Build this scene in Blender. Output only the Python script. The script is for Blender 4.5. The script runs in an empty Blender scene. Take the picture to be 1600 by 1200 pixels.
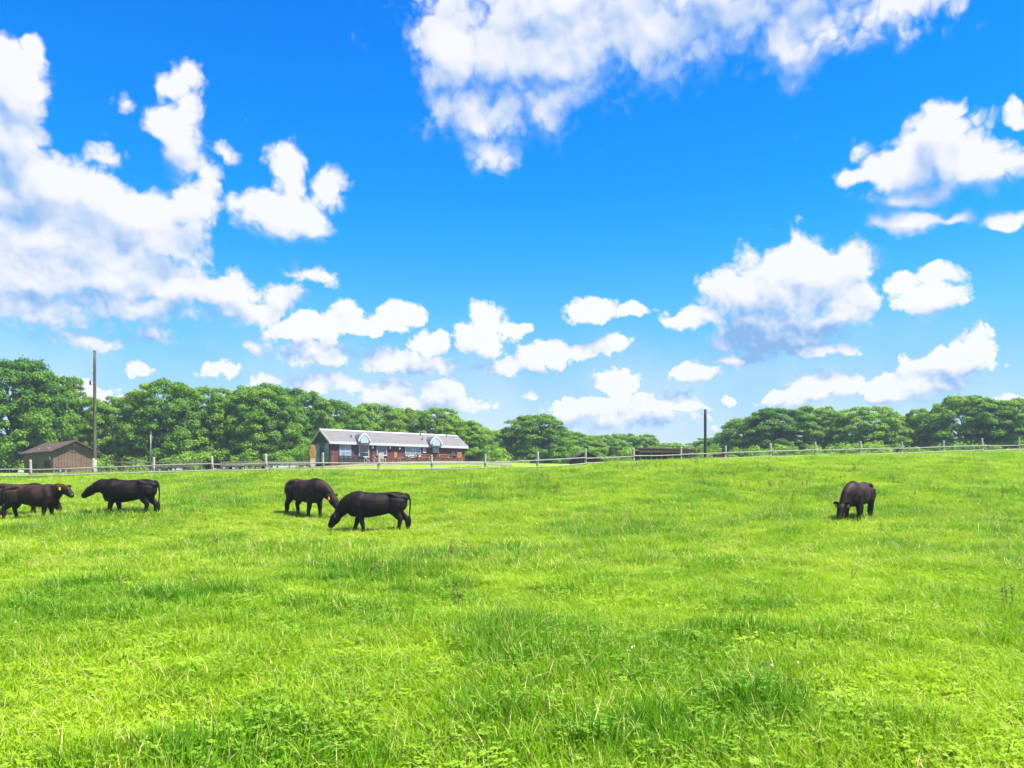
import bpy, bmesh, math, random
import numpy as np
from mathutils import Vector, Matrix, Euler

random.seed(7)
rng = np.random.default_rng(11)
R = math.radians
sc = bpy.context.scene
col = sc.collection

# ------------------------------------------------------------------ camera
CZ, F, Y0 = 1.6, 1300.0, 760.0          # eye height; focal length and eye level in photograph pixels (1600 x 1200)
cam_d = bpy.data.cameras.new('camera')
cam = bpy.data.objects.new('camera', cam_d)
col.objects.link(cam)
cam.location = (0, 0, CZ)
cam.rotation_euler = (R(90), 0, 0)
cam_d.sensor_width = 36
cam_d.lens = 36 * F / 1600
cam_d.shift_y = (Y0 - 600) / 1600
cam_d.clip_start = 0.1
cam_d.clip_end = 8000
sc.camera = cam

# ------------------------------------------------------------------ light and exposure
SUN_EL, SUN_AZ = R(60), R(112)          # azimuth clockwise from the viewing direction
to_sun = Vector((math.sin(SUN_AZ) * math.cos(SUN_EL), math.cos(SUN_AZ) * math.cos(SUN_EL), math.sin(SUN_EL)))
sun_d = bpy.data.lights.new('sun', 'SUN')
sun_d.energy = 5.0
sun_d.angle = R(0.5)
sun_d.color = (1.0, 0.955, 0.87)
sun = bpy.data.objects.new('sun', sun_d)
sun.rotation_euler = (-to_sun).to_track_quat('-Z', 'Y').to_euler()
sun.location = (60, -20, 90)
col.objects.link(sun)
vs = sc.view_settings
vs.view_transform = 'Standard'
vs.look = 'None'
vs.exposure = 1.55
vs.gamma = 1
vs.use_curve_mapping = False
sc.render.engine = 'CYCLES'
cy = sc.cycles
cy.max_bounces = 5
cy.diffuse_bounces = 2
cy.glossy_bounces = 2
cy.transmission_bounces = 3
cy.transparent_max_bounces = 6
cy.volume_bounces = 0
cy.caustics_reflective = False
cy.caustics_refractive = False
cy.use_adaptive_sampling = True
cy.adaptive_threshold = 0.02
cy.use_denoising = True
sc.render.filter_size = 1.1

# ------------------------------------------------------------------ sky
SKY_STRENGTH = 0.084
world = bpy.data.worlds.new('World')
sc.world = world
world.use_nodes = True
world.cycles.sampling_method = 'NONE'


class Nodes:
    """Small helper that adds nodes to a tree and wires them."""
    def __init__(self, tree):
        self.t = tree

    def add(self, kind, ins=None, **props):
        n = self.t.nodes.new(kind)
        for k, v in props.items():
            setattr(n, k, v)
        for k, v in (ins or {}).items():
            self.put(n.inputs[k], v)
        return n

    def put(self, sock, v):
        if isinstance(v, bpy.types.NodeSocket):
            self.t.links.new(v, sock)
        else:
            sock.default_value = v

    def math(self, op, a, b=None, c=None, clamp=False):
        n = self.t.nodes.new('ShaderNodeMath')
        n.operation = op
        n.use_clamp = clamp
        for i, v in enumerate((a, b, c)):
            if v is not None:
                self.put(n.inputs[i], v)
        return n.outputs[0]

    def vec(self, op, a, b=None, c=None, scale=None):
        n = self.t.nodes.new('ShaderNodeVectorMath')
        n.operation = op
        for i, v in enumerate((a, b, c)):
            if v is not None:
                self.put(n.inputs[i], v)
        if scale is not None:
            self.put(n.inputs['Scale'], scale)
        return n.outputs['Value'] if op in ('LENGTH', 'DOT_PRODUCT', 'DISTANCE') else n.outputs['Vector']

    def smooth(self, x, lo, hi, a=0.0, b=1.0):
        n = self.t.nodes.new('ShaderNodeMapRange')
        n.interpolation_type = 'SMOOTHSTEP'
        for k, v in (('Value', x), ('From Min', lo), ('From Max', hi), ('To Min', a), ('To Max', b)):
            self.put(n.inputs[k], v)
        return n.outputs[0]

    def noise(self, v, scale, detail=4, rough=0.5, out=0, dist=0.0, dims='3D'):
        n = self.t.nodes.new('ShaderNodeTexNoise')
        n.noise_dimensions = dims
        for key, val in (('Scale', scale), ('Detail', detail), ('Roughness', rough), ('Distortion', dist)):
            self.put(n.inputs[key], val)
        if v is not None:
            self.put(n.inputs['Vector'], v)
        return n.outputs[out]

    def mix(self, f, a, b, blend='MIX'):
        n = self.t.nodes.new('ShaderNodeMix')
        n.data_type = 'RGBA'
        n.blend_type = blend
        for i, v in ((0, f), (6, a), (7, b)):
            if not isinstance(v, bpy.types.NodeSocket) and i > 0 and len(v) == 3:
                v = (*v, 1)
            self.put(n.inputs[i], v)
        return n.outputs[2]

    def ramp(self, f, stops):
        n = self.t.nodes.new('ShaderNodeValToRGB')
        els = n.color_ramp.elements
        while len(els) < len(stops):
            els.new(0.5)
        for e, (p, c) in zip(els, stops):
            e.position = p
            e.color = (*c, 1)
        self.put(n.inputs[0], f)
        return n.outputs[0]


def sky_dir(px, py):
    x, z = (px - 800) / F, (Y0 - py) / F
    return math.atan2(x, 1), math.atan2(z, math.hypot(1, x))


# colour of the clear sky against elevation (times 1.2), as the photograph renders it
SKY_TINT = [(0.0, (.50, .52, .63)), (.065, (.48, .52, .63)), (.146, (.44, .585, .66)), (.236, (.21, .64, .80)), (.324, (.075, .61, .90)), (.40, (.02, .585, 1.0)), (.486, (.006, .56, 1.12)), (.635, (.004, .515, 1.19))]
# cumulus lobes of the sky: picture position and radii (turned into azimuth and elevation), thinness
LOBES = [
    # tall bank at the left
    (0, 105, 70, 55, 0), (28, 140, 50, 62, 0), (-20, 200, 95, 80, 0), (20, 215, 62, 60, 0), (50, 75, 16, 26, .05),
    (-60, 120, 80, 80, 0), (55, 285, 105, 58, 0), (-30, 300, 110, 70, 0), (140, 308, 90, 52, 0), (215, 318, 75, 42, 0),
    (285, 322, 56, 40, .12), (160, 250, 40, 22, .24), (322, 290, 24, 38, .15), (272, 200, 42, 34, .08), (285, 240, 36, 44, .14),
    (292, 138, 28, 22, .12), (296, 172, 22, 24, .25), (90, 362, 175, 62, 0), (245, 375, 95, 46, .04),
    (60, 420, 150, 70, 0), (-60, 430, 150, 80, 0), (180, 425, 130, 58, 0), (280, 445, 100, 42, 0),
    (355, 450, 52, 34, .05), (30, 475, 130, 32, .05), (200, 478, 140, 24, .08), (390, 485, 56, 24, .08), (440, 468, 38, 24, .2),
    (480, 432, 44, 18, .22), (350, 228, 20, 15, .3), (207, 160, 13, 10, .3), (235, 390, 60, 20, .2),
    (440, 330, 66, 44, .10), (452, 275, 34, 48, .12), (512, 285, 26, 28, .26), (478, 340, 44, 36, .02), (385, 320, 26, 22, .25),
    # row of small cumulus
    (470, 512, 62, 22, 0), (540, 492, 36, 26, 0), (565, 512, 76, 18, 0), (625, 497, 38, 18, 0),
    (490, 552, 64, 24, .06), (400, 546, 17, 14, .2), (340, 576, 26, 14, .25), (125, 525, 58, 13, .2), (235, 520, 44, 13, .32),
    (765, 500, 36, 28, 0), (750, 528, 56, 26, 0), (668, 533, 40, 22, 0), (640, 566, 84, 18, .05), (806, 510, 28, 14, .05),
    (852, 552, 40, 20, 0), (800, 572, 66, 15, .1), (905, 550, 44, 12, .1), (950, 540, 34, 14, .05),
    (920, 486, 50, 22, 0), (985, 487, 38, 12, .08),
    # great cloud at the top
    (705, 75, 60, 105, .02), (780, 60, 120, 90, 0), (900, 60, 140, 90, 0), (1010, 55, 140, 80, .10), (1150, 25, 150, 62, .16),
    (1290, 30, 100, 62, .2), (1390, 10, 110, 38, .2), (690, 165, 46, 40, .12), (770, 165, 64, 50, .14), (775, 243, 40, 26, .12), (880, 150, 70, 46, .2),
    (850, -40, 230, 80, 0), (1150, -60, 300, 80, 0),
    # right hand clouds
    (1465, 222, 78, 56, 0), (1395, 262, 80, 34, 0), (1535, 255, 85, 42, 0), (1468, 180, 44, 30, 0), (1340, 225, 22, 22, .25),
    (1345, 275, 40, 22, .05), (1594, 172, 14, 14, .15), (1440, 300, 80, 16, .22),
    (1415, 345, 54, 26, 0), (1485, 342, 40, 11, .12), (1580, 340, 46, 18, .08),
    (1230, 442, 125, 70, 0), (1160, 455, 74, 50, 0), (1300, 425, 66, 52, 0), (1325, 470, 50, 36, 0), (1250, 402, 60, 30, 0), (1215, 518, 115, 42, 0),
    (1090, 500, 54, 17, .05), (1275, 547, 66, 15, .02), (1150, 558, 56, 11, .12),
    (1450, 470, 66, 26, 0), (1414, 446, 34, 18, .08), (1470, 440, 44, 16, .12),
    (1480, 566, 80, 32, 0), (1522, 545, 40, 30, 0), (1410, 600, 120, 24, 0), (1310, 602, 80, 20, 0), (1240, 622, 56, 16, .02),
    (1085, 581, 42, 18, 0), (1142, 623, 14, 7, .08), (1580, 632, 34, 13, .05),
    (968, 600, 36, 30, 0), (1005, 632, 90, 20, 0), (920, 642, 76, 22, .02), (980, 660, 120, 18, .12), (870, 662, 54, 14, .2), (1075, 636, 30, 12, .05),
    (605, 610, 46, 22, 0), (692, 608, 40, 20, 0), (650, 632, 105, 18, .05), (505, 600, 64, 16, .04), (410, 600, 50, 9, .1),
    (215, 578, 28, 12, .08), (140, 618, 44, 26, .1), (820, 620, 13, 9, .1),
]
# hand-placed ellipses of shade painted into the cloud colour, with strength
PAINTED_SHADE = [(1205, 532, 120, 36, .70), (40, 325, 150, 42, .20), (1020, 110, 260, 60, .22), (40, 180, 70, 45, .18)]


def lobe_field(k, q, lobes, soft):
    """Distance field of the lobes at q: about 0 in a lobe's middle, 1 at its rim."""
    m = None
    for (cx, cy_, rx, ry, thin) in lobes:
        a, e = sky_dir(cx, cy_)
        a2, _ = sky_dir(cx + rx, cy_)
        _, e2 = sky_dir(cx, cy_ - ry)
        ix, iy = 1 / (a2 - a), 1 / (e2 - e)
        ln = k.vec('LENGTH', k.vec('MULTIPLY_ADD', q, (ix, iy, 0), (-a * ix, -e * iy, 0)))
        if thin:
            ln = k.math('MULTIPLY_ADD', ln, 1 - 2.2 * thin, 2.2 * thin)    # thin lobes never grow dense
        m = ln if m is None else k.math('SMOOTH_MIN', m, ln, soft)
    return m


def build_sky():
    t = world.node_tree
    t.nodes.clear()
    n = Nodes(t)
    out = n.add('ShaderNodeOutputWorld')
    bg = n.add('ShaderNodeBackground', {'Strength': SKY_STRENGTH})
    t.links.new(bg.outputs[0], out.inputs[0])
    sky = n.add('ShaderNodeTexSky', sky_type='NISHITA', sun_disc=False, sun_elevation=SUN_EL, sun_rotation=SUN_AZ,
                altitude=0, air_density=1.0, dust_density=0.35, ozone_density=2.2)
    tc = n.add('ShaderNodeTexCoord').outputs['Generated']
    sx = n.add('ShaderNodeSeparateXYZ', {0: tc})
    az = n.math('ARCTAN2', sx.outputs[0], sx.outputs[1])
    el = n.math('ARCSINE', sx.outputs[2])
    base = n.mix(1.0, sky.outputs[0], n.ramp(n.math('MULTIPLY', el, 1.2), SKY_TINT), 'MULTIPLY')
    p = n.add('ShaderNodeCombineXYZ', {0: az, 1: el, 2: 0.0}).outputs[0]
    # shapes: lobes with rims pushed about by turbulence
    half = (0.5, 0.5, 0.5)
    turb = n.vec('SUBTRACT', n.noise(p, 14, 3, 0.55, out=1, dims='2D'), half)
    amp = n.math('MULTIPLY_ADD', el, 0.08, 0.02)
    c3 = n.add('ShaderNodeCombineXYZ', {0: amp, 1: amp, 2: 0.0}).outputs[0]
    q = n.vec('MULTIPLY_ADD', turb, c3, p)
    cov = n.math('SUBTRACT', 1.0, lobe_field(n, q, LOBES, 0.2))
    f = n.math('MULTIPLY', n.math('MINIMUM', cov, 0.8), 1.5)
    # the rest of the sky, beyond the picture: the same broken cumulus from noise alone
    outside = n.math('MAXIMUM', n.smooth(n.math('ABSOLUTE', az), 0.60, 0.75), n.smooth(el, 0.56, 0.68))
    cover = n.math('MINIMUM', n.math('MULTIPLY_ADD', n.noise(p, 4.0, 2, 0.5, dims='2D'), 5.0, -2.6), 0.9)
    f2 = n.math('MULTIPLY_ADD', n.math('ADD', cover, 1.0), outside, -1.0)
    f = n.math('MAXIMUM', n.math('MAXIMUM', f, -0.8), f2)
    # billows, finer towards the horizon where the clouds are farther away
    near = n.smooth(el, 0.10, 0.36)
    far = n.math('SUBTRACT', 1.0, near)

    def blend(a, b):
        return n.math('ADD', n.math('MULTIPLY', a, near), n.math('MULTIPLY', b, far))

    def billow(v, det, rough=0.55):
        return blend(n.noise(v, 14, det, rough, dims='2D'), n.noise(v, 36, det, rough, dims='2D'))

    def cells(v, scale):
        vo = n.t.nodes.new('ShaderNodeTexVoronoi')
        vo.voronoi_dimensions = '2D'
        vo.feature = 'F1'
        n.put(vo.inputs['Vector'], v)
        vo.inputs['Scale'].default_value = scale
        vo.inputs['Detail'].default_value = 0.0
        return vo.outputs['Distance']

    def puffs(v):
        return blend(n.math('MULTIPLY_ADD', cells(v, 55), 0.3, n.math('MULTIPLY', cells(v, 24), 0.5)),
                     n.math('MULTIPLY_ADD', cells(v, 110), 0.3, n.math('MULTIPLY', cells(v, 52), 0.5)))
    fine = n.vec('SUBTRACT', n.noise(p, 60, 2, 0.55, out=1, dims='2D'), half)
    r = n.vec('MULTIPLY_ADD', fine, (0.012, 0.012, 0), n.vec('MULTIPLY_ADD', turb, (0.03, 0.03, 0), p))

    def shifted(v, x, y0, y1):
        return n.vec('ADD', v, n.add('ShaderNodeCombineXYZ', {0: x, 1: n.math('MULTIPLY_ADD', el, y1, y0), 2: 0.0}).outputs[0])
    n0 = billow(p, 6, 0.58)
    n2 = billow(p, 2)
    n3 = billow(shifted(p, 0.006, 0.010, 0.015), 2)
    v0 = puffs(r)
    v1 = puffs(shifted(r, 0.003, 0.0055, 0.004))
    v_fine = n.math('MULTIPLY', blend(cells(r, 120), cells(r, 200)), 0.2)
    # painted shade, guessed from the lobes up towards the sun: little on the tops, much on the undersides
    big = [l for l in LOBES if l[2] >= 40]
    c1 = n.math('SUBTRACT', 1.0, lobe_field(n, shifted(q, 0.0075, 0.02, 0.06), big, 0.3))
    under = n.math('SUBTRACT', n.math('MINIMUM', c1, 0.8), n.math('MAXIMUM', n.math('MINIMUM', cov, 0.8), -1.0))
    under = n.math('MINIMUM', n.math('MAXIMUM', under, -0.8), 0.8)
    bottom = n.smooth(under, -0.15, 0.45)
    # crisp heads, frayed undersides
    soft_top = n.math('MULTIPLY_ADD', near, 0.45, 0.34)
    soft_low = n.math('MULTIPLY_ADD', near, 0.55, 0.90)
    soft = n.math('ADD', n.math('MULTIPLY', soft_top, n.math('SUBTRACT', 1.0, bottom)), n.math('MULTIPLY', soft_low, bottom))
    d = n.math('ADD', f, n.math('MULTIPLY_ADD', n0, 1.5, -0.75))
    d = n.math('ADD', d, n.math('MULTIPLY_ADD', n.math('ADD', v0, v_fine), -1.5, 0.60))
    d = n.math('MULTIPLY_ADD', soft, 0.35, d)
    alpha = n.smooth(d, 0.0, soft)
    alpha = n.math('MULTIPLY', alpha, n.smooth(el, 0.0, 0.2, 0.80, 0.95))
    # a milky veil low over the land
    veil = n.math('MULTIPLY', n.smooth(el, 0.02, 0.24, 0.42, 0.0), n.smooth(n.noise(p, 6, 3, 0.55, dims='2D'), 0.35, 0.65))

    alpha = n.math('MULTIPLY', alpha, n.smooth(el, -0.01, 0.03))
    # light and shade painted into the cloud colour
    lit = n.math('MULTIPLY_ADD', under, -0.75, 0.58)
    lit = n.math('ADD', lit, n.math('MULTIPLY', n.math('SUBTRACT', n2, n3), 1.1))
    lit = n.math('ADD', lit, n.math('MULTIPLY', n.math('SUBTRACT', v1, v0), 0.62))
    for (cx, cy_, rx, ry, st) in PAINTED_SHADE:
        ln = lobe_field(n, q, [(cx, cy_, rx, ry, 0)], 0.3)
        lit = n.math('SUBTRACT', lit, n.smooth(ln, 0.25, 1.15, st, 0.0))
    lit = n.math('MINIMUM', n.math('MAXIMUM', lit, 0.0), 1.0)
    white = 1.0 / SKY_STRENGTH / 2 ** vs.exposure
    ccol = n.ramp(lit, [(0.0, (.26, .48, .83)), (.25, (.43, .61, .90)), (.5, (.67, .77, .955)), (.75, (.90, .92, .99)), (1.0, (1, 1, 1))])
    ccol = n.vec('SCALE', ccol, scale=white)
    base = n.mix(veil, base, tuple(white * c for c in (.84, .93, 1.0)))
    final = n.mix(alpha, base, ccol)
    t.links.new(final, bg.inputs[0])


build_sky()

# ------------------------------------------------------------------ helpers


def tag(o, label=None, cat=None, group=None, kind=None):
    if label:
        o['label'] = label
    if cat:
        o['category'] = cat
    if group:
        o['group'] = group
    if kind:
        o['kind'] = kind
    return o


def empty(name, loc, rz=0.0, **kw):
    o = bpy.data.objects.new(name, None)
    col.objects.link(o)
    o.location = loc
    o.rotation_euler = (0, 0, rz)
    o.empty_display_size = 0.3
    return tag(o, **kw)


class MB:
    """Collects verts and faces, then builds one mesh object."""
    def __init__(self):
        self.v, self.f, self.mi = [], [], []

    def add(self, vs, fs, mi=0):
        b = len(self.v)
        self.v += [tuple(x) for x in vs]
        self.f += [tuple(i + b for i in q) for q in fs]
        self.mi += [mi] * len(fs)
        return self

    def box(self, x0, x1, y0, y1, z0, z1, mi=0, M=None, bev=0.0):
        if bev > 0:
            bev = min(bev, (x1 - x0) * .3, (y1 - y0) * .3, (z1 - z0) * .3)
            bm = bmesh.new()
            bmesh.ops.create_cube(bm, size=1)
            for v in bm.verts:
                v.co = Vector((x0 + (v.co.x + .5) * (x1 - x0), y0 + (v.co.y + .5) * (y1 - y0), z0 + (v.co.z + .5) * (z1 - z0)))
            bmesh.ops.bevel(bm, geom=bm.edges[:], offset=bev, segments=1, affect='EDGES')
            bm.verts.index_update()
            vs = [v.co.copy() for v in bm.verts]
            fs = [[v.index for v in f.verts] for f in bm.faces]
            bm.free()
        else:
            vs = [Vector((x, y, z)) for z in (z0, z1) for y in (y0, y1) for x in (x0, x1)]
            fs = [(0, 2, 3, 1), (4, 5, 7, 6), (0, 1, 5, 4), (2, 6, 7, 3), (0, 4, 6, 2), (1, 3, 7, 5)]
        if M is not None:
            vs = [M @ v for v in vs]
        return self.add(vs, fs, mi)

    def prism(self, poly, axis, a0, a1, mi=0):
        """Extrudes a polygon given in the two other axes along axis from a0 to a1."""
        n = len(poly)
        vs = []
        for a in (a0, a1):
            for (u, w) in poly:
                vs.append({'x': (a, u, w), 'y': (u, a, w), 'z': (u, w, a)}[axis])
        fs = [tuple(range(n))[::-1], tuple(range(n, 2 * n))] + [(i, (i + 1) % n, n + (i + 1) % n, n + i) for i in range(n)]
        return self.add(vs, fs, mi)

    def beam(self, a, b, w, h, mi=0):
        """A board from a to b, w across and h high."""
        a, b = Vector(a), Vector(b)
        d = b - a
        t = d.normalized()
        side = t.cross(Vector((0, 0, 1)))
        if side.length < 1e-4:
            side = Vector((1, 0, 0))
        side.normalize()
        up = side.cross(t)
        M = Matrix((side, t, up)).transposed().to_4x4()
        M.translation = a
        return self.box(-w / 2, w / 2, 0, d.length, -h / 2, h / 2, mi, M)

    def tube(self, pts, rad, n=10, lat=None, mi=0, cap=True):
        """Tube through pts; rad holds (lateral, vertical) radii or single ones; lat fixes the lateral axis."""
        pts = [Vector(p) for p in pts]
        m = len(pts)
        rings = []
        prev = None
        for i, p in enumerate(pts):
            t = (pts[min(i + 1, m - 1)] - pts[max(i - 1, 0)]).normalized()
            if lat is not None:
                s = Vector(lat) - t * Vector(lat).dot(t)
            elif prev is None:
                s = t.orthogonal()
            else:
                s = prev - t * prev.dot(t)
            s.normalize()
            prev = s
            u = t.cross(s)
            r = rad[i]
            a, b = r if isinstance(r, (tuple, list)) else (r, r)
            rings.append([p + s * (a * math.cos(2 * math.pi * j / n)) + u * (b * math.sin(2 * math.pi * j / n)) for j in range(n)])
        vs = [v for r in rings for v in r]
        fs = [(i * n + j, i * n + (j + 1) % n, (i + 1) * n + (j + 1) % n, (i + 1) * n + j) for i in range(m - 1) for j in range(n)]
        if cap:
            fs += [tuple(range(n))[::-1], tuple((m - 1) * n + j for j in range(n))]
        return self.add(vs, fs, mi)

    def mesh(self, name, mats=(), smooth=False):
        me = bpy.data.meshes.new(name)
        me.from_pydata(self.v, [], self.f)
        for m in (mats if isinstance(mats, (list, tuple)) else [mats]):
            me.materials.append(m)
        if any(self.mi):
            me.polygons.foreach_set('material_index', self.mi)
        if smooth:
            me.polygons.foreach_set('use_smooth', [True] * len(me.polygons))
        me.update()
        return me

    def build(self, name, mats, parent=None, smooth=False, loc=None):
        o = bpy.data.objects.new(name, self.mesh(name, mats, smooth))
        col.objects.link(o)
        o.parent = parent
        if loc is not None:
            o.location = loc
        return o


def link_mesh(name, me, parent=None, loc=(0, 0, 0), rot=(0, 0, 0), scale=(1, 1, 1)):
    o = bpy.data.objects.new(name, me)
    col.objects.link(o)
    o.parent = parent
    o.location, o.rotation_euler, o.scale = loc, rot, scale
    return o


TONE = 0.48     # the photograph is exposed brightly: paint and wood are this much darker than they look


def material(name, colour, rough=0.6, vary=None, scale=3.0, detail=4, spec=0.3, stretch=(1, 1, 1), bump=0.0, metallic=0.0, coords='Object', streak=None):
    """Principled material whose colour wanders between colour and vary by noise."""
    m = bpy.data.materials.new(name)
    m.use_nodes = True
    k = Nodes(m.node_tree)
    b = m.node_tree.nodes['Principled BSDF']
    b.inputs['Roughness'].default_value = rough
    b.inputs['Specular IOR Level'].default_value = spec
    b.inputs['Metallic'].default_value = metallic
    if vary is None:
        vary = tuple(c * 0.7 for c in colour)
    colour, vary = tuple(c * TONE for c in colour), tuple(c * TONE for c in vary)
    if streak:
        streak = tuple(c * TONE for c in streak)
    tc = k.add('ShaderNodeTexCoord').outputs[coords]
    v = k.vec('MULTIPLY', tc, stretch)
    nz = k.noise(v, scale, detail, 0.6)
    f = k.smooth(nz, 0.3, 0.7)
    c = k.mix(f, colour, vary)
    if streak:
        nz2 = k.noise(k.vec('MULTIPLY', tc, (1, 1, .12)), scale * 4, 3, 0.6)
        c = k.mix(k.smooth(nz2, 0.5, 0.75, 0, .8), c, streak)
    k.put(b.inputs['Base Color'], c)
    if bump:
        bn = k.add('ShaderNodeBump', {'Strength': bump, 'Distance': 0.02, 'Height': nz})
        k.put(b.inputs['Normal'], bn.outputs[0])
    return m


def leaf_material(name, dark, light, transl=0.35, rough=0.55, wander=0.05, attr=None, spec=0.25, blade=0.25):
    """Leaf: diffuse and gloss in front, light passing through; tone differs from plant to plant and leaf to leaf."""
    m = bpy.data.materials.new(name)
    m.use_nodes = True
    t = m.node_tree
    k = Nodes(t)
    b = t.nodes['Principled BSDF']
    out = t.nodes['Material Output']
    b.inputs['Roughness'].default_value = rough
    b.inputs['Specular IOR Level'].default_value = spec
    geo = k.add('ShaderNodeNewGeometry')
    oi = k.add('ShaderNodeObjectInfo')
    nz = k.noise(geo.outputs['Position'], wander, 3, 0.55)
    tone = k.math('ADD', k.smooth(nz, 0.3, 0.7, 0, 0.55), k.math('MULTIPLY', oi.outputs['Random'], 0.3))
    tone = k.math('ADD', tone, k.math('MULTIPLY', geo.outputs['Random Per Island'], blade))
    if attr:
        at = k.add('ShaderNodeAttribute', attribute_name=attr, attribute_type='GEOMETRY')
        tone = k.math('ADD', tone, at.outputs['Fac'])
    c = k.mix(k.math('MINIMUM', tone, 1.0), dark, light)
    k.put(b.inputs['Base Color'], c)
    tr = k.add('ShaderNodeBsdfTranslucent', {'Color': k.mix(1.0, c, (1.0, 1.05, 0.55), 'MULTIPLY')})
    mx = k.add('ShaderNodeMixShader', {0: transl, 1: b.outputs[0], 2: tr.outputs[0]})
    t.links.new(mx.outputs[0], out.inputs[0])
    return m


# ------------------------------------------------------------------ terrain


def at(px, py, D):
    return Vector(((px - 800) / F * D, D, CZ + (Y0 - py) / F * D))


CTRL = [(-3, 3, 0), (3, 3, 0), (-6, 9, .0), (6, 9, .02), (0, 6, 0), (-10, 16, .1), (10, 16, .12), (0, 14, .05)]
for (px, py, D) in [(575, 832, 23.5), (485, 811, 26.5), (60, 812, 26), (195, 810, 26), (1335, 817, 25), (900, 822, 25), (1600, 812, 26), (-200, 812, 26),
                    (48, 749, 46), (-250, 752, 46), (416, 739, 47), (640, 737, 49), (840, 734, 51), (914, 730, 52), (990, 726, 53), (1064, 723, 54.3), (1133, 720, 55.5), (1274, 716, 58), (1344, 714, 59.4), (1474, 710, 62), (1590, 706, 64), (1850, 704, 68),
                    (1040, 722, 49),
                    (518, 728, 88), (733, 722, 100), (620, 722, 86), (560, 725, 85), (690, 720, 90), (83, 740, 80), (-100, 740, 82), (260, 737, 78), (400, 735, 80)]:
    p = at(px, py, D)
    CTRL.append(tuple(p))
CTRL += [(8, 84, 3.3), (16, 86, 3.4), (24, 88, 4.2), (45, 95, 5.0), (60, 120, 5.0), (30, 122, 4.8), (0, 130, 4.6), (-30, 118, 4.2), (-60, 105, 3.3), (-95, 110, 3.2), (80, 125, 5.0)]
for a in range(0, 360, 30):
    CTRL.append((320 * math.sin(R(a)), 100 + 320 * math.cos(R(a)), 5.0 if math.cos(R(a)) > -.3 else 0.5))
CTRL = np.array(CTRL, float)


def tps(r2):
    return np.where(r2 > 1e-9, 0.5 * r2 * np.log(np.maximum(r2, 1e-9)), 0.0)


_n = len(CTRL)
_A = np.zeros((_n + 3, _n + 3))
_d2 = ((CTRL[:, None, :2] - CTRL[None, :, :2]) ** 2).sum(-1)
_A[:_n, :_n] = tps(_d2) + np.eye(_n) * 6.0
_A[:_n, _n] = 1
_A[:_n, _n + 1:] = CTRL[:, :2]
_A[_n:, :_n] = _A[:_n, _n:].T
_W = np.linalg.solve(_A, np.concatenate([CTRL[:, 2], np.zeros(3)]))


def hash01(ix, iy, seed):
    h = (ix.astype(np.int64) * 374761393 + iy.astype(np.int64) * 668265263 + seed * 1442695041) & 0x7fffffff
    h = ((h ^ (h >> 13)) * 1274126177) & 0x7fffffff
    return ((h ^ (h >> 16)) & 0xffff) / 65535.0


def vnoise(x, y, seed):
    x, y = np.asarray(x, float), np.asarray(y, float)
    ix, iy = np.floor(x), np.floor(y)
    fx, fy = x - ix, y - iy
    fx, fy = fx * fx * (3 - 2 * fx), fy * fy * (3 - 2 * fy)
    a, b = hash01(ix, iy, seed), hash01(ix + 1, iy, seed)
    c, d = hash01(ix, iy + 1, seed), hash01(ix + 1, iy + 1, seed)
    return (a * (1 - fx) + b * fx) * (1 - fy) + (c * (1 - fx) + d * fx) * fy


def fbm(x, y, seed, octaves=3):
    s, a, tot = 0, 1.0, 0
    for i in range(octaves):
        s = s + a * vnoise(np.asarray(x) * 2 ** i + 17.3 * i, np.asarray(y) * 2 ** i + 5.1 * i, seed + i)
        tot += a
        a *= 0.5
    return s / tot


def ground(x, y):
    x, y = np.asarray(x, float), np.asarray(y, float)
    shp = x.shape
    xf, yf = x.ravel(), y.ravel()
    z = np.empty(xf.size)
    for s in range(0, xf.size, 20000):
        xx, yy = xf[s:s + 20000], yf[s:s + 20000]
        r = np.hypot(xx, yy - 100)
        k = np.where(r > 320, 320 / np.maximum(r, 1), 1.0)
        ex, ey = xx * k, 100 + (yy - 100) * k
        d2 = (ex[:, None] - CTRL[None, :, 0]) ** 2 + (ey[:, None] - CTRL[None, :, 1]) ** 2
        zz = tps(d2) @ _W[:_n] + _W[_n] + ex * _W[_n + 1] + ey * _W[_n + 2]
        w = np.clip((140 - r) / 60, 0, 1)
        zz = zz + w * ((fbm(xx / 5.5, yy / 5.5, 3) - .5) * 0.22 + (fbm(xx / 1.3, yy / 1.3, 9, 2) - .5) * 0.07)
        z[s:s + 20000] = zz
    return z.reshape(shp)


def gz(x, y):
    return float(ground(np.array([x]), np.array([y]))[0])


def on_ground(px, py):
    """Where the ray through a pixel meets the ground."""
    D = np.linspace(3, 70, 1400)
    x, z = (px - 800) / F * D, CZ + (Y0 - py) / F * D
    h = ground(x, D)
    i = int(np.argmax(h >= z))
    return float(x[i]), float(D[i])


def axis(dense_lo, dense_hi, step, far_lo, far_hi):
    a = list(np.arange(dense_lo, dense_hi + 1e-6, step))
    s, v = step, dense_hi
    while v < far_hi:
        s *= 1.22
        v += s
        a.append(v)
    s, v = step, dense_lo
    while v > far_lo:
        s *= 1.22
        v -= s
        a.insert(0, v)
    return np.array(a)


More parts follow.
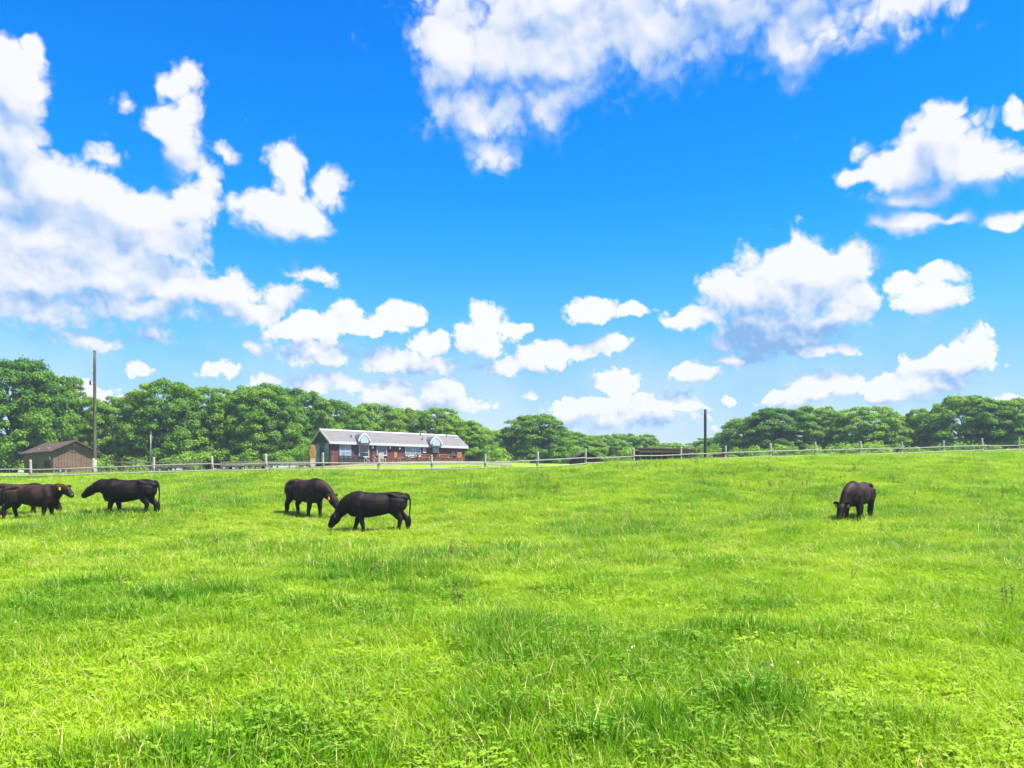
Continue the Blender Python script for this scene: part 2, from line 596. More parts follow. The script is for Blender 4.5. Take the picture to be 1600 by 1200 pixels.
def build_ground():
    xs = axis(-48, 48, 0.6, -3000, 3000)
    ys = axis(-2, 110, 0.6, -2000, 5000)
    X, Y = np.meshgrid(xs, ys)
    Z = ground(X, Y)
    v = np.stack([X.ravel(), Y.ravel(), Z.ravel()], 1)
    nx, ny = len(xs), len(ys)
    idx = np.arange(nx * ny).reshape(ny, nx)
    f = np.stack([idx[:-1, :-1], idx[:-1, 1:], idx[1:, 1:], idx[1:, :-1]], -1).reshape(-1, 4)
    me = bpy.data.meshes.new('pasture_ground')
    me.from_pydata(v.tolist(), [], f.tolist())
    me.polygons.foreach_set('use_smooth', [True] * len(f))
    m = bpy.data.materials.new('turf')
    m.use_nodes = True
    k = Nodes(m.node_tree)
    b = m.node_tree.nodes['Principled BSDF']
    b.inputs['Roughness'].default_value = 0.9
    b.inputs['Specular IOR Level'].default_value = 0.1
    pos = k.add('ShaderNodeNewGeometry').outputs['Position']
    n1 = k.noise(pos, 0.35, 5, 0.6)
    n2 = k.noise(pos, 14, 5, 0.7)
    c = k.mix(k.smooth(n1, 0.3, 0.7), (0.13, 0.24, 0.01), (0.21, 0.31, 0.016))
    c = k.mix(k.smooth(n2, 0.45, 0.75, 0, .5), c, (0.08, 0.12, 0.012))
    k.put(b.inputs['Base Color'], c)
    bn = k.add('ShaderNodeBump', {'Strength': 0.6, 'Distance': 0.05, 'Height': n2})
    k.put(b.inputs['Normal'], bn.outputs[0])
    me.materials.append(m)
    o = bpy.data.objects.new('pasture_ground', me)
    col.objects.link(o)
    tag(o, 'rolling bright green pasture rising towards the fence', kind='structure')
    return o


build_ground()

# ------------------------------------------------------------------ materials
WOOD_PALE = material('weathered_pale_wood', (0.70, 0.66, 0.56), 0.85, (0.50, 0.47, 0.39), 6, stretch=(1, 1, .3), streak=(0.36, 0.33, 0.27))
WOOD_BROWN = material('brown_wood', (0.24, 0.12, 0.065), 0.8, (0.14, 0.08, 0.05), 5, streak=(0.09, 0.055, 0.04))
WOOD_GREY = material('grey_wood', (0.23, 0.20, 0.17), 0.85, (0.14, 0.12, 0.10), 5)
WOOD_HONEY = material('honey_wood', (0.70, 0.36, 0.10), 0.6, (0.52, 0.26, 0.08), 5)
WOOD_CREAM = material('cream_wood', (0.75, 0.66, 0.48), 0.6, (0.58, 0.48, 0.34), 5)
WOOD_RED = material('reddish_wood', (0.34, 0.11, 0.07), 0.75, (0.24, 0.08, 0.05), 5)
SIDING = material('maroon_siding', (0.19, 0.058, 0.055), 0.75, (0.14, 0.045, 0.045), 1.5, streak=(0.22, 0.085, 0.075))
GABLE_DARK = material('dark_gable_boards', (0.055, 0.06, 0.045), 0.8, (0.035, 0.04, 0.03), 3)
ROOF_PALE = material('pale_roof_sheet', (0.25, 0.225, 0.225), 0.65, (0.20, 0.185, 0.185), 1.2, spec=0.4)
TRIM_WHITE = material('white_trim', (0.78, 0.79, 0.80), 0.5, (0.70, 0.72, 0.74), 4)
TRIM_BLUE = material('blue_grey_trim', (0.16, 0.22, 0.32), 0.5, (0.12, 0.17, 0.25), 4)
DORMER_PALE = material('pale_blue_panel', (0.62, 0.76, 0.86), 0.45, (0.45, 0.58, 0.68), 3)
DECK_DARK = material('dark_deck_boards', (0.045, 0.05, 0.06), 0.7, (0.03, 0.032, 0.04), 5)
STEP_PALE = material('pale_painted_steps', (0.48, 0.56, 0.62), 0.6, (0.38, 0.45, 0.52), 5)
BARN_WALL = material('aged_barn_boards', (0.27, 0.165, 0.125), 0.85, (0.18, 0.115, 0.09), 1.4, streak=(0.33, 0.215, 0.15))
BARN_ROOF = material('brown_barn_roof', (0.20, 0.125, 0.105), 0.75, (0.13, 0.085, 0.075), 2)
RUST = material('rusty_sheet', (0.26, 0.12, 0.09), 0.7, (0.15, 0.08, 0.065), 3)
POLE_WOOD = material('utility_pole_wood', (0.20, 0.165, 0.13), 0.85, (0.12, 0.10, 0.08), 3, stretch=(1, 1, .2), streak=(0.30, 0.27, 0.22))
POLE_PALE = material('pale_pole_foot', (0.52, 0.50, 0.44), 0.8, (0.40, 0.38, 0.33), 4)
POLE_DARK = material('dark_pole', (0.045, 0.045, 0.06), 0.7, (0.03, 0.03, 0.04), 3)
METAL = material('grey_metal', (0.30, 0.31, 0.33), 0.45, (0.22, 0.23, 0.25), 4, metallic=0.6)
PLASTIC_W = material('white_plastic', (0.78, 0.78, 0.76), 0.4, (0.7, 0.7, 0.68), 4)
YELLOW_PAINT = material('yellow_board', (0.62, 0.36, 0.06), 0.6, (0.30, 0.13, 0.05), 3)
DARK = material('dark_interior', (0.02, 0.022, 0.026), 0.8)


def glass_material(name, c):
    m = bpy.data.materials.new(name)
    m.use_nodes = True
    b = m.node_tree.nodes['Principled BSDF']
    k = Nodes(m.node_tree)
    tc = k.add('ShaderNodeTexCoord').outputs['Object']
    f = k.smooth(k.noise(tc, 1.1, 2), 0.35, 0.65)
    k.put(b.inputs['Base Color'], k.mix(f, c, tuple(x * .55 for x in c)))
    b.inputs['Roughness'].default_value = 0.06
    b.inputs['Specular IOR Level'].default_value = 0.9
    return m


GLASS_DARK = glass_material('dark_window_glass', (0.03, 0.055, 0.085))
GLASS_PALE = glass_material('pale_window_glass', (0.15, 0.24, 0.35))  # pale blue pane colour, varied by noise

# ------------------------------------------------------------------ pasture fence
FX = [-45, 48, 146, 240, 332, 416, 505, 592, 675, 758, 840, 915, 990, 1064, 1133, 1204, 1274, 1344, 1409, 1474, 1535, 1592, 1650]


def fence_depth(px):
    return float(np.interp(px, [-100, 48, 416, 840, 1133, 1474, 1650], [46, 46.5, 47.2, 51, 55.5, 62, 65.5]))


def post_mesh(seed):
    r = random.Random(seed)
    b = MB()
    w = 0.078 + r.uniform(-.01, .012)
    h = 1.06 + r.uniform(-.05, .06)
    pts = [(r.uniform(-.008, .008), r.uniform(-.008, .008), z) for z in (-.35, .3, .7, h - .05)] + [(0, 0, h)]
    b.tube(pts, [w * 1.06, w * 1.03, w, w * .97, w * .72], n=9, lat=(1, 0, 0))
    return b.mesh('fence_post', WOOD_PALE)


def build_fence():
    base = at(FX[10], 735, fence_depth(FX[10]))
    root = empty('pasture_fence', (base.x, base.y, gz(base.x, base.y)), label='long pale weathered wooden post and rail fence across the top of the pasture', cat='fence')
    meshes = [post_mesh(i) for i in range(5)]
    tops = []
    for i, px in enumerate(FX):
        D = fence_depth(px)
        x = (px - 800) / F * D
        z = gz(x, D)
        p = Vector((x, D, z)) - root.location
        link_mesh('post', meshes[i % 5], root, p, (random.uniform(-.03, .03), random.uniform(-.03, .03), random.uniform(0, 6)), (1, 1, random.uniform(.95, 1.06)))
        tops.append(p)
    for i in range(len(FX) - 1):
        a, b = tops[i], tops[i + 1]
        for (h, t) in ((0.56, 0.034), (0.20, 0.042)):
            off = Vector((0, -0.115, 0))
            pa, pb = a + off + Vector((0, 0, h + random.uniform(-.03, .03))), b + off + Vector((0, 0, h + random.uniform(-.03, .03)))
            mid = (pa + pb) / 2 + Vector((0, random.uniform(-.015, .015), random.uniform(-.03, .0)))
            r = MB()
            r.tube([pa, mid, pb], [(t * .55, t)] * 3, n=7, lat=(0, 1, 0))
            r.build('rail', WOOD_PALE, root)


build_fence()


def small_fence(name, label, pts, h, mat, matp, post_r=0.06, rails=(0.45, 0.8), extra=None):
    P = []
    for (px, D) in pts:
        x = (px - 800) / F * D
        P.append(Vector((x, D, gz(x, D))))
    root = empty(name, P[0], label=label, cat='fence')
    for p in P:
        b = MB()
        hh = h * random.uniform(.93, 1.08)
        b.tube([(0, 0, -.3), (0, 0, hh * .6), (random.uniform(-.03, .03), 0, hh)], [post_r * 1.05, post_r, post_r * .9], n=8)
        b.build('post', matp, root, loc=p - P[0])
    for a, c in zip(P, P[1:]):
        for q in rails:
            b = MB()
            b.beam(a - P[0] + Vector((0, -.07, h * q)), c - P[0] + Vector((0, -.07, h * q)), .05, .1)
            b.build('rail', mat, root)
    return root


small_fence('paddock_fence', 'low brown rail fence under the trees between barn and red house',
            [(166, 66), (190, 66), (212, 67), (234, 67.5), (257, 68), (287, 68.5), (313, 69)], 1.05, WOOD_GREY, WOOD_BROWN)
small_fence('yard_fence', 'reddish brown rail fence running up to the left corner of the house',
            [(345, 70), (370, 71), (382, 72), (406, 73), (434, 75), (452, 76.5), (468, 78), (484, 80)], 0.85, WOOD_GREY, WOOD_RED)

# ------------------------------------------------------------------ poles


def pole(name, label, px, D, py_top, r0, r1, mat, foot=None, lean=0.0, fittings=True):
    x = (px - 800) / F * D
    z = gz(x, D)
    top = CZ + (Y0 - py_top) / F * D - z
    root = empty(name, (x, D, z), label=label, cat='pole')
    b = MB()
    k = 9
    b.tube([(lean * (i / k) ** 2, 0, -.4 + (top + .4) * i / k) for i in range(k + 1)], [r0 + (r1 - r0) * i / k for i in range(k + 1)], n=12)
    b.build('shaft', mat, root, smooth=True)
    if foot:
        b = MB()
        b.tube([(0, 0, -.3), (0, 0, foot)], [r0 + .012, r0 + .004], n=12)
        b.build('foot_band', POLE_PALE, root, smooth=True)
    if fittings:
        b = MB()
        b.tube([(-r1 * .4, 0, top * .735), (-.26, 0, top * .735)], [.014, .014], n=6)
        b.tube([(-.26, 0, top * .73), (-.26, 0, top * .75), (-.26, 0, top * .765)], [.035, .055, .03], n=8)
        b.build('insulator', POLE_DARK, root)
        for s in range(5):
            b = MB()
            zz = top * (.42 + .1 * s)
            b.tube([(0, 0, zz), ((.17 if s % 2 else -.17), -.02, zz)], [.011, .011], n=6)
            b.build('step_bolt', METAL, root)
    b = MB()
    b.tube([(lean, 0, top - .02), (lean, 0, top + .025)], [r1 * 1.12, r1 * .9], n=12)
    b.build('cap', METAL if fittings else POLE_DARK, root)
    return root


pole('utility_pole', 'tall bare wooden utility pole with pale foot beside the brown barn', 148, 47.6, 548, .105, .075, POLE_WOOD, foot=1.0)
pole('utility_pole', 'short dark wooden pole standing alone on the crest right of centre', 1102, 72, 640, .13, .11, POLE_DARK, fittings=False)


def yard_lamp():
    px, D = 235, 65
    x = (px - 800) / F * D
    z = gz(x, D)
    root = empty('yard_pole', (x, D, z), label='thin grey metal pole with small bracket in front of the left trees', cat='pole')
    b = MB()
    b.tube([(0, 0, -.3), (.03, 0, 3.1)], [.06, .045], n=8)
    b.build('shaft', METAL, root, smooth=True)
    b = MB()
    b.beam((.02, 0, .75), (.38, 0, .75), .05, .05)
    b.build('bracket', METAL, root)
    b = MB()
    b.tube([(.03, 0, 3.08), (.03, 0, 3.16), (.03, 0, 3.2)], [.06, .075, .03], n=8)
    b.build('cap', METAL, root)


yard_lamp()

# ------------------------------------------------------------------ long red house


def build_house():
    DA = 88.0
    A = Vector(((515 - 800) / F * DA, DA))
    u = Vector((0.161, 0.131)).normalized()          # along the front, towards the right
    w = Vector((-u.y, u.x))                           # towards the back
    L, W = 0.2076 * DA - .2, 0.052 * DA
    z_eave = CZ + (Y0 - 691) / F * DA
    z0 = CZ + (Y0 - 728) / F * DA
    he = z_eave - z0
    hr = he + 1.42
    root = empty('red_house', (A.x, A.y, z0), math.atan2(u.y, u.x),
                 label='long maroon single storey house with pale roof, white eaves and two dormers', cat='house')
    ov, ovs = 0.28, 0.32                              # roof overhang at the gables and the eaves

    def tx(px, v=0.0):
        """Distance along the front wall (shifted v back) that shows at column px."""
        k = (px - 800) / F
        o = A + w * v
        return (k * o.y - o.x) / (u.x - k * u.y)

    x0, x1, y0, y1 = ov, L - ov, ovs, W - ovs
    slope = (hr - he) / (W / 2)
    # walls
    wz = he + slope * ovs - .05

    def wallpart(name, f, mat):
        b = MB()
        f(b)
        return b.build(name, mat, root)
    wf = wallpart('front_wall', lambda b: b.box(x0, x1, y0, y0 + .15, -.6, wz), SIDING)
    wallpart('back_wall', lambda b: b.box(x0, x1, y1 - .15, y1, -.6, wz), SIDING)
    poly = [(y0 + .151, -.6), (y1 - .151, -.6), (y1 - .151, wz), (W / 2, hr - .12), (y0 + .151, wz)]
    wallpart('gable_wall', lambda b: b.prism(poly, 'x', x1 - .15, x1 - .002), SIDING)
    wallpart('gable_wall', lambda b: b.prism(poly, 'x', x0 + .002, x0 + .15), SIDING)
    wallpart('gable_boarding', lambda b: b.prism([(y0 + .1, wz), (y1 - .1, wz), (W / 2, hr - .16)], 'x', x0 - .03, x0 - .001), GABLE_DARK)
    # siding courses on the front, laid proud of the wall
    ncourse = 11
    for i in range(ncourse):
        z = -.1 + i * (wz + .05) / ncourse
        b = MB()
        b.prism([(y0 - .028, z), (y0 - .004, z), (y0 - .004, z + (wz + .05) / ncourse - .012), (y0 - .010, z + (wz + .05) / ncourse - .012)], 'x', x0, x1)
        b.build('siding_board', SIDING, wf)
    # corner boards
    for xx in (x0 - .02, x1 - .08):
        b = MB()
        b.box(xx, xx + .1, y0 - .05, y0 - .03, -.1, wz)
        b.build('corner_board', WOOD_BROWN, root)
    # roof slabs with pale sheets
    th = .09
    for s in (0, 1):
        if s == 0:
            poly = [(0, he), (W / 2, hr), (W / 2, hr + th), (0, he + th)]
        else:
            poly = [(W / 2, hr), (W, he), (W, he + th), (W / 2, hr + th)]
        b = MB()
        b.prism(poly, 'x', 0, L)
        b.build('roof_slope', ROOF_PALE, root)
    b = MB()
    b.prism([(W / 2 - .2, hr + th - slope * .2 + .035), (W / 2, hr + th + .05), (W / 2 + .2, hr + th - slope * .2 + .035), (W / 2, hr + th + .015)], 'x', -.03, L + .03)
    b.build('ridge_cap', TRIM_WHITE, root)
    # fascia and barge boards
    b = MB()
    b.box(0, L, -.05, -.003, he - .16, he + th + .03)
    b.build('fascia', TRIM_WHITE, root)
    for xx in (-.05, L + .003):
        for (ya, za, yb, zb) in ((-.05, he, W / 2, hr + .03), (W / 2, hr + .03, W + .05, he)):
            b = MB()
            b.prism([(ya, za - .14), (yb, zb - .14), (yb, zb + th), (ya, za + th)], 'x', xx, xx + .047)
            b.build('barge_board', TRIM_WHITE, root)
    # plinth / deck in front
    # windows and door on the front
    px_m = F / (DA + 5)

    def zt(py, t):
        D = A.y + u.y * t + w.y * y0
        return CZ + (Y0 - py) / F * D - z0

    def window(pa, pb, pya, pyb, glass, mullions=1, name='window', frame=TRIM_WHITE, transom=None):
        ta, tb = tx(pa, y0), tx(pb, y0)
        tm = (ta + tb) / 2
        za, zb = zt(pyb, tm), zt(pya, tm)
        b = MB()
        b.box(ta, tb, y0 - .06, y0 - .035, za, zb)
        wn = b.build(name, glass, root)
        fw = .07
        b = MB()
        b.box(ta - fw, ta, y0 - .11, y0 - .03, za - fw, zb + fw)
        b.box(tb, tb + fw, y0 - .11, y0 - .03, za - fw, zb + fw)
        b.box(ta, tb, y0 - .108, y0 - .03, zb, zb + fw)
        b.box(ta, tb, y0 - .108, y0 - .03, za - fw, za)
        b.build('frame', frame, wn)
        for i in range(mullions):
            xm = ta + (tb - ta) * (i + 1) / (mullions + 1)
            b = MB()
            b.box(xm - .03, xm + .03, y0 - .09, y0 - .055, za, zb)
            b.build('mullion', frame, wn)
        if transom:
            zz = za + (zb - za) * transom
            b = MB()
            b.box(ta, tb, y0 - .092, y0 - .056, zz - .03, zz + .03)
            b.build('transom', frame, wn)
        b = MB()
        b.box(ta - fw - .04, tb + fw + .04, y0 - .15, y0 - .03, za - fw - .05, za - fw - .002)
        b.build('sill', frame, wn)
        return wn
    window(531, 547, 694, 713, GLASS_PALE, 1, transom=.4)
    d = window(561, 575, 696.5, 713, GLASS_DARK, 0, 'door', TRIM_WHITE, transom=.38)
    b = MB()
    t = tx(572.5, y0)
    b.box(t - .02, t + .02, y0 - .13, y0 - .065, zt(708, t), zt(705.5, t))
    b.build('handle', METAL, d)
    window(589, 603, 697.5, 710.5, GLASS_DARK, 0)
    window(633, 656, 699.5, 711.5, GLASS_PALE, 2)
    window(661, 664, 700.5, 706, GLASS_PALE, 0)
    window(676.5, 684, 701, 705.5, GLASS_PALE, 0)
    window(705, 711, 705, 711, GLASS_DARK, 0, frame=WOOD_BROWN)
    for (px, py) in ((581, 698.5), (608, 699), (623, 700.5)):
        t = tx(px, y0)
        zc = zt(py, t)
        b = MB()
        b.tube([(t, y0 - .17, zc - .2), (t, y0 - .17, zc - .08), (t, y0 - .17, zc + .12), (t, y0 - .17, zc + .2)], [.06, .12, .12, .04], n=8)
        lm = b.build('wall_lamp', PLASTIC_W, root)
        b = MB()
        b.beam((t, y0 - .03, zc + .2), (t, y0 - .19, zc + .2), .05, .05)
        b.build('bracket', METAL, lm)
    # glazed left gable
    gw = (y1 - y0) / 4
    for i in range(3):
        ya = y0 + .25 + i * gw * 1.12
        b = MB()
        b.box(x0 - .06, x0 - .035, ya, ya + gw, .25, wz - .2)
        wn = b.build('window', GLASS_DARK if i == 1 else GLASS_PALE, root)
        b = MB()
        for (a, c) in ((ya - .06, ya), (ya + gw, ya + gw + .06)):
            b.box(x0 - .1, x0 - .03, a, c, .2, wz - .14)
        b.box(x0 - .1, x0 - .03, ya, ya + gw, wz - .2, wz - .14)
        b.box(x0 - .098, x0 - .03, ya, ya + gw, 1.25, 1.33)
        b.build('frame', TRIM_BLUE, wn)
    # dormers: rounded gables standing at the eave
    for (pc, half) in ((568, .72), (680, .80)):
        tc = tx(pc, 0)
        zb, zt2 = he - .12, he + .98
        prof = [(-half, zb + .28), (-half * .98, zb + .45), (-half * .72, zb + .78), (-half * .38, zb + 1.02), (0, zt2 + .06), (half * .38, zb + 1.02), (half * .72, zb + .78), (half * .98, zb + .45), (half, zb + .28)]
        dm = MB()
        inner = [(tc + x * .86, zb + .05 + (z - zb) * .86) for (x, z) in prof]
        ys, ye = -.22, 1.6
        dm.prism(inner + [(tc + half * .7, zb), (tc - half * .7, zb)], 'y', ys, ye)
        dob = dm.build('dormer', SIDING, root)
        g = MB()
        g.prism([(tc + x * .70, zb + .14 + (z - zb) * .74) for (x, z) in prof] + [(tc + half * .55, zb + .16), (tc - half * .55, zb + .16)], 'y', ys - .04, ys - .002)
        g.build('panel', DORMER_PALE, dob)
        # white arch in front, blue grey cheek roof behind
        for nm, mt, s0, s1, ya, yb in (('arch_trim', TRIM_WHITE, .87, 1.08, ys - .06, ys + .05), ('cheek_roof', TRIM_BLUE, .88, 1.02, ys + .051, ye)):
            a = MB()
            for (p, q) in zip(prof, prof[1:]):
                quad = [(tc + p[0] * s0, zb + .03 + (p[1] - zb) * s0), (tc + q[0] * s0, zb + .03 + (q[1] - zb) * s0), (tc + q[0] * s1, zb + .03 + (q[1] - zb) * s1), (tc + p[0] * s1, zb + .03 + (p[1] - zb) * s1)]
                a.prism(quad, 'y', ya, yb)
            a.build(nm, mt, dob)
        a = MB()
        for (p, q) in (((-half * .98, zb + .3), (-half * .62, zb + .04)), ((half * .62, zb + .04), (half * .98, zb + .3)), ((-half * .62, zb + .04), (half * .62, zb + .04))):
            a.beam((tc + p[0], ys - .035, p[1]), (tc + q[0], ys - .035, q[1]), .06, .08)
        a.build('bottom_trim', TRIM_BLUE, dob)
    # roof vents
    for t, y in ((tx(655, W / 2), W / 2 - .3), (tx(696, W / 2), W / 2 - .3), (tx(548, 1), .9), (tx(660, 1), 1.0)):
        z = he + slope * y + th
        b = MB()
        b.tube([(t, y, z - .08), (t, y, z + .2), (t, y, z + .21), (t, y, z + .3)], [.06, .06, .11, .08], n=8)
        b.build('roof_vent', METAL, root)
    # deck: platform, dark railing, steps to the door
    b = MB()
    b.box(x0 - .4, tx(600), y0 - 1.5, y0 - .04, -.6, .12)
    dk = b.build('deck', DECK_DARK, root)
    ya = y0 - 1.42
    xs = np.linspace(tx(522), tx(559), 6)
    for x in xs:
        b = MB()
        b.box(x - .05, x + .05, ya - .05, ya + .05, .122, 1.05)
        b.build('railing_post', DECK_DARK, dk)
    for z in (.3, .52, .74, 1.0):
        b = MB()
        b.box(xs[0] + .03, xs[-1] - .03, ya - .095, ya - .055, z - .075, z + .075)
        b.build('railing_board', DECK_DARK, dk)
    for i in range(4):
        b = MB()
        b.box(tx(561), tx(577), y0 - 1.75 - i * .3, y0 - 1.502 - i * .3, -.6, .1 - .2 * i)
        b.build('step', STEP_PALE, dk)
    for px in (561, 577):
        t = tx(px)
        b = MB()
        b.beam((t, y0 - 1.45, 1.0), (t, y0 - 2.6, .45), .06, .08)
        for f in (0, .5, 1):
            b.box(t - .03, t + .03, y0 - 1.48 - f * 1.1, y0 - 1.42 - f * 1.1, -.55, .97 - f * .55)
        b.build('handrail', STEP_PALE, dk)
    return root, A, u, w, z0, tx


HOUSE = build_house()


def yard_point(px, off):
    """A point off metres in front of the house's front at column px."""
    root, A, u, w, z0, tx = HOUSE
    t = tx(px, -off)
    p = A - w * off + u * t
    return p.x, p.y


HROT = math.atan2(HOUSE[2].y, HOUSE[2].x)


def picnic_table(label, px, off, mat, length=1.7, rz=0.0):
    x, y = yard_point(px, off)
    z = gz(x, y) + 0.0
    root = empty('picnic_table', (x, y, z), HROT + rz, label=label, cat='table', group='tables and seats in front of the red house')
    l = length / 2
    for i in range(4):
        b = MB()
        b.box(-l, l, -.38 + i * .195, -.38 + i * .195 + .175, .72, .765)
        b.build('table_board', mat, root)
    for s in (-1, 1):
        b = MB()
        b.box(-l, l, s * .72 - .13, s * .72 + .13, .42, .46)
        b.build('seat_board', mat, root)
        b = MB()
        xx = s * l * .72
        b.beam((xx, -.62, -.1), (xx, -.22, .72), .07, .09)
        b.beam((xx, .62, -.1), (xx, .22, .72), .07, .09)
        b.beam((xx - .07, -.82, .38), (xx - .07, .82, .38), .06, .08)
        b.build('leg_frame', mat, root)
    return root


def chair(label, px, off, mat, rz=0.0):
    x, y = yard_point(px, off)
    root = empty('garden_chair', (x, y, gz(x, y)), HROT + rz, label=label, cat='chair', group='tables and seats in front of the red house')
    b = MB()
    b.box(-.26, .26, -.26, .26, .42, .47)
    b.build('seat', mat, root)
    for i in range(3):
        b = MB()
        b.box(-.25 + i * .18, -.11 + i * .18, .22, .26, .472, 1.1)
        b.build('back_slat', mat, root)
    for sx in (-1, 1):
        for sy in (-1, 1):
            b = MB()
            b.box(sx * .21 - .035, sx * .21 + .035, sy * .21 - .035, sy * .21 + .035, -.15, .418)
            b.build('leg', mat, root)
    return root


picnic_table('cream picnic table under the wide front window of the red house', 643, 3.2, WOOD_CREAM, 1.9, .1)
picnic_table('honey coloured picnic table just right of the wide front window', 661, 4.2, WOOD_HONEY, 1.6, -.3)
picnic_table('orange brown picnic table below the right dormer of the red house', 690, 3.6, WOOD_HONEY, 1.9, .2)
chair('yellow wooden chair between the dark window and the wide window', 621, 3.4, WOOD_HONEY, .4)
chair('orange wooden chair standing alone by the right end of the house', 719, 3.2, WOOD_HONEY, -.3)
chair('pale wooden chair beside the steps of the red house', 598, 3.0, WOOD_CREAM, 0)


def stump_post(label, px, off, h, r):
    x, y = yard_point(px, off)
    root = empty('log_post', (x, y, gz(x, y)), label=label, cat='post')
    b = MB()
    b.tube([(0, 0, -.3), (0, 0, h * .5), (.02, 0, h)], [r * 1.05, r, r * .95], n=10)
    b.build('log', WOOD_RED, root)
    b = MB()
    b.tube([(.02, 0, h + .002), (.02, 0, h + .07)], [r * 1.25, r * 1.15], n=10)
    b.build('cap', WOOD_BROWN, root)


stump_post('thick reddish log post at the left end of the dark deck railing', 518, 3.0, 1.25, .2)
stump_post('reddish log post right of the pale steps of the house', 582, 3.0, 1.15, .2)


def yellow_sign():
    D = 86
    x = (489 - 800) / F * D
    z = gz(x, D)
    root = empty('sign_board', (x, D, z), .35, label='tall narrow yellow and brown board at the left corner of the red house', cat='sign')
    b = MB()
    b.prism([(-.3, .9), (.3, .9), (.34, 1.6), (.26, 2.2), (0, 2.35), (-.26, 2.2), (-.34, 1.6)], 'y', -.03, .03)
    b.build('board', YELLOW_PAINT, root)
    b = MB()
    b.prism([(-.26, .1), (.26, .1), (.26, .88), (-.26, .88)], 'y', -.03, .03)
    b.build('lower_board', WOOD_CREAM, root)
    for s in (-.2, .2):
        b = MB()
        b.box(s - .04, s + .04, .032, .1, -.3, 2.0)
        b.build('leg', WOOD_BROWN, root)


yellow_sign()

# ------------------------------------------------------------------ yard in front of the house
GRAVEL = material('dusty_yard_soil', (0.42, 0.36, 0.25), 0.95, (0.22, 0.25, 0.10), 0.9, detail=6, coords='Object')


def build_yard():
    us, vs_ = np.linspace(0, 1, 40), np.linspace(0, 1, 16)
    b = MB()
    P = []
    for v in vs_:
        for u in us:
            D0 = 70 + 14 * u
            px = 470 + 330 * u
            D = D0 + v * (17 + 6 * u)
            x = (px - 800) / F * D
            P.append((x, D))
    P = np.array(P)
    Z = ground(P[:, 0], P[:, 1]) + .03
    nu = len(us)
    fs = [(j * nu + i, j * nu + i + 1, (j + 1) * nu + i + 1, (j + 1) * nu + i) for j in range(len(vs_) - 1) for i in range(nu - 1)]
    b.add(np.column_stack([P, Z]).tolist(), fs)
    tag(b.build('yard', GRAVEL, smooth=True), 'dusty yard with thin grass in front of the red house', kind='structure')


build_yard()

# ------------------------------------------------------------------ brown barn


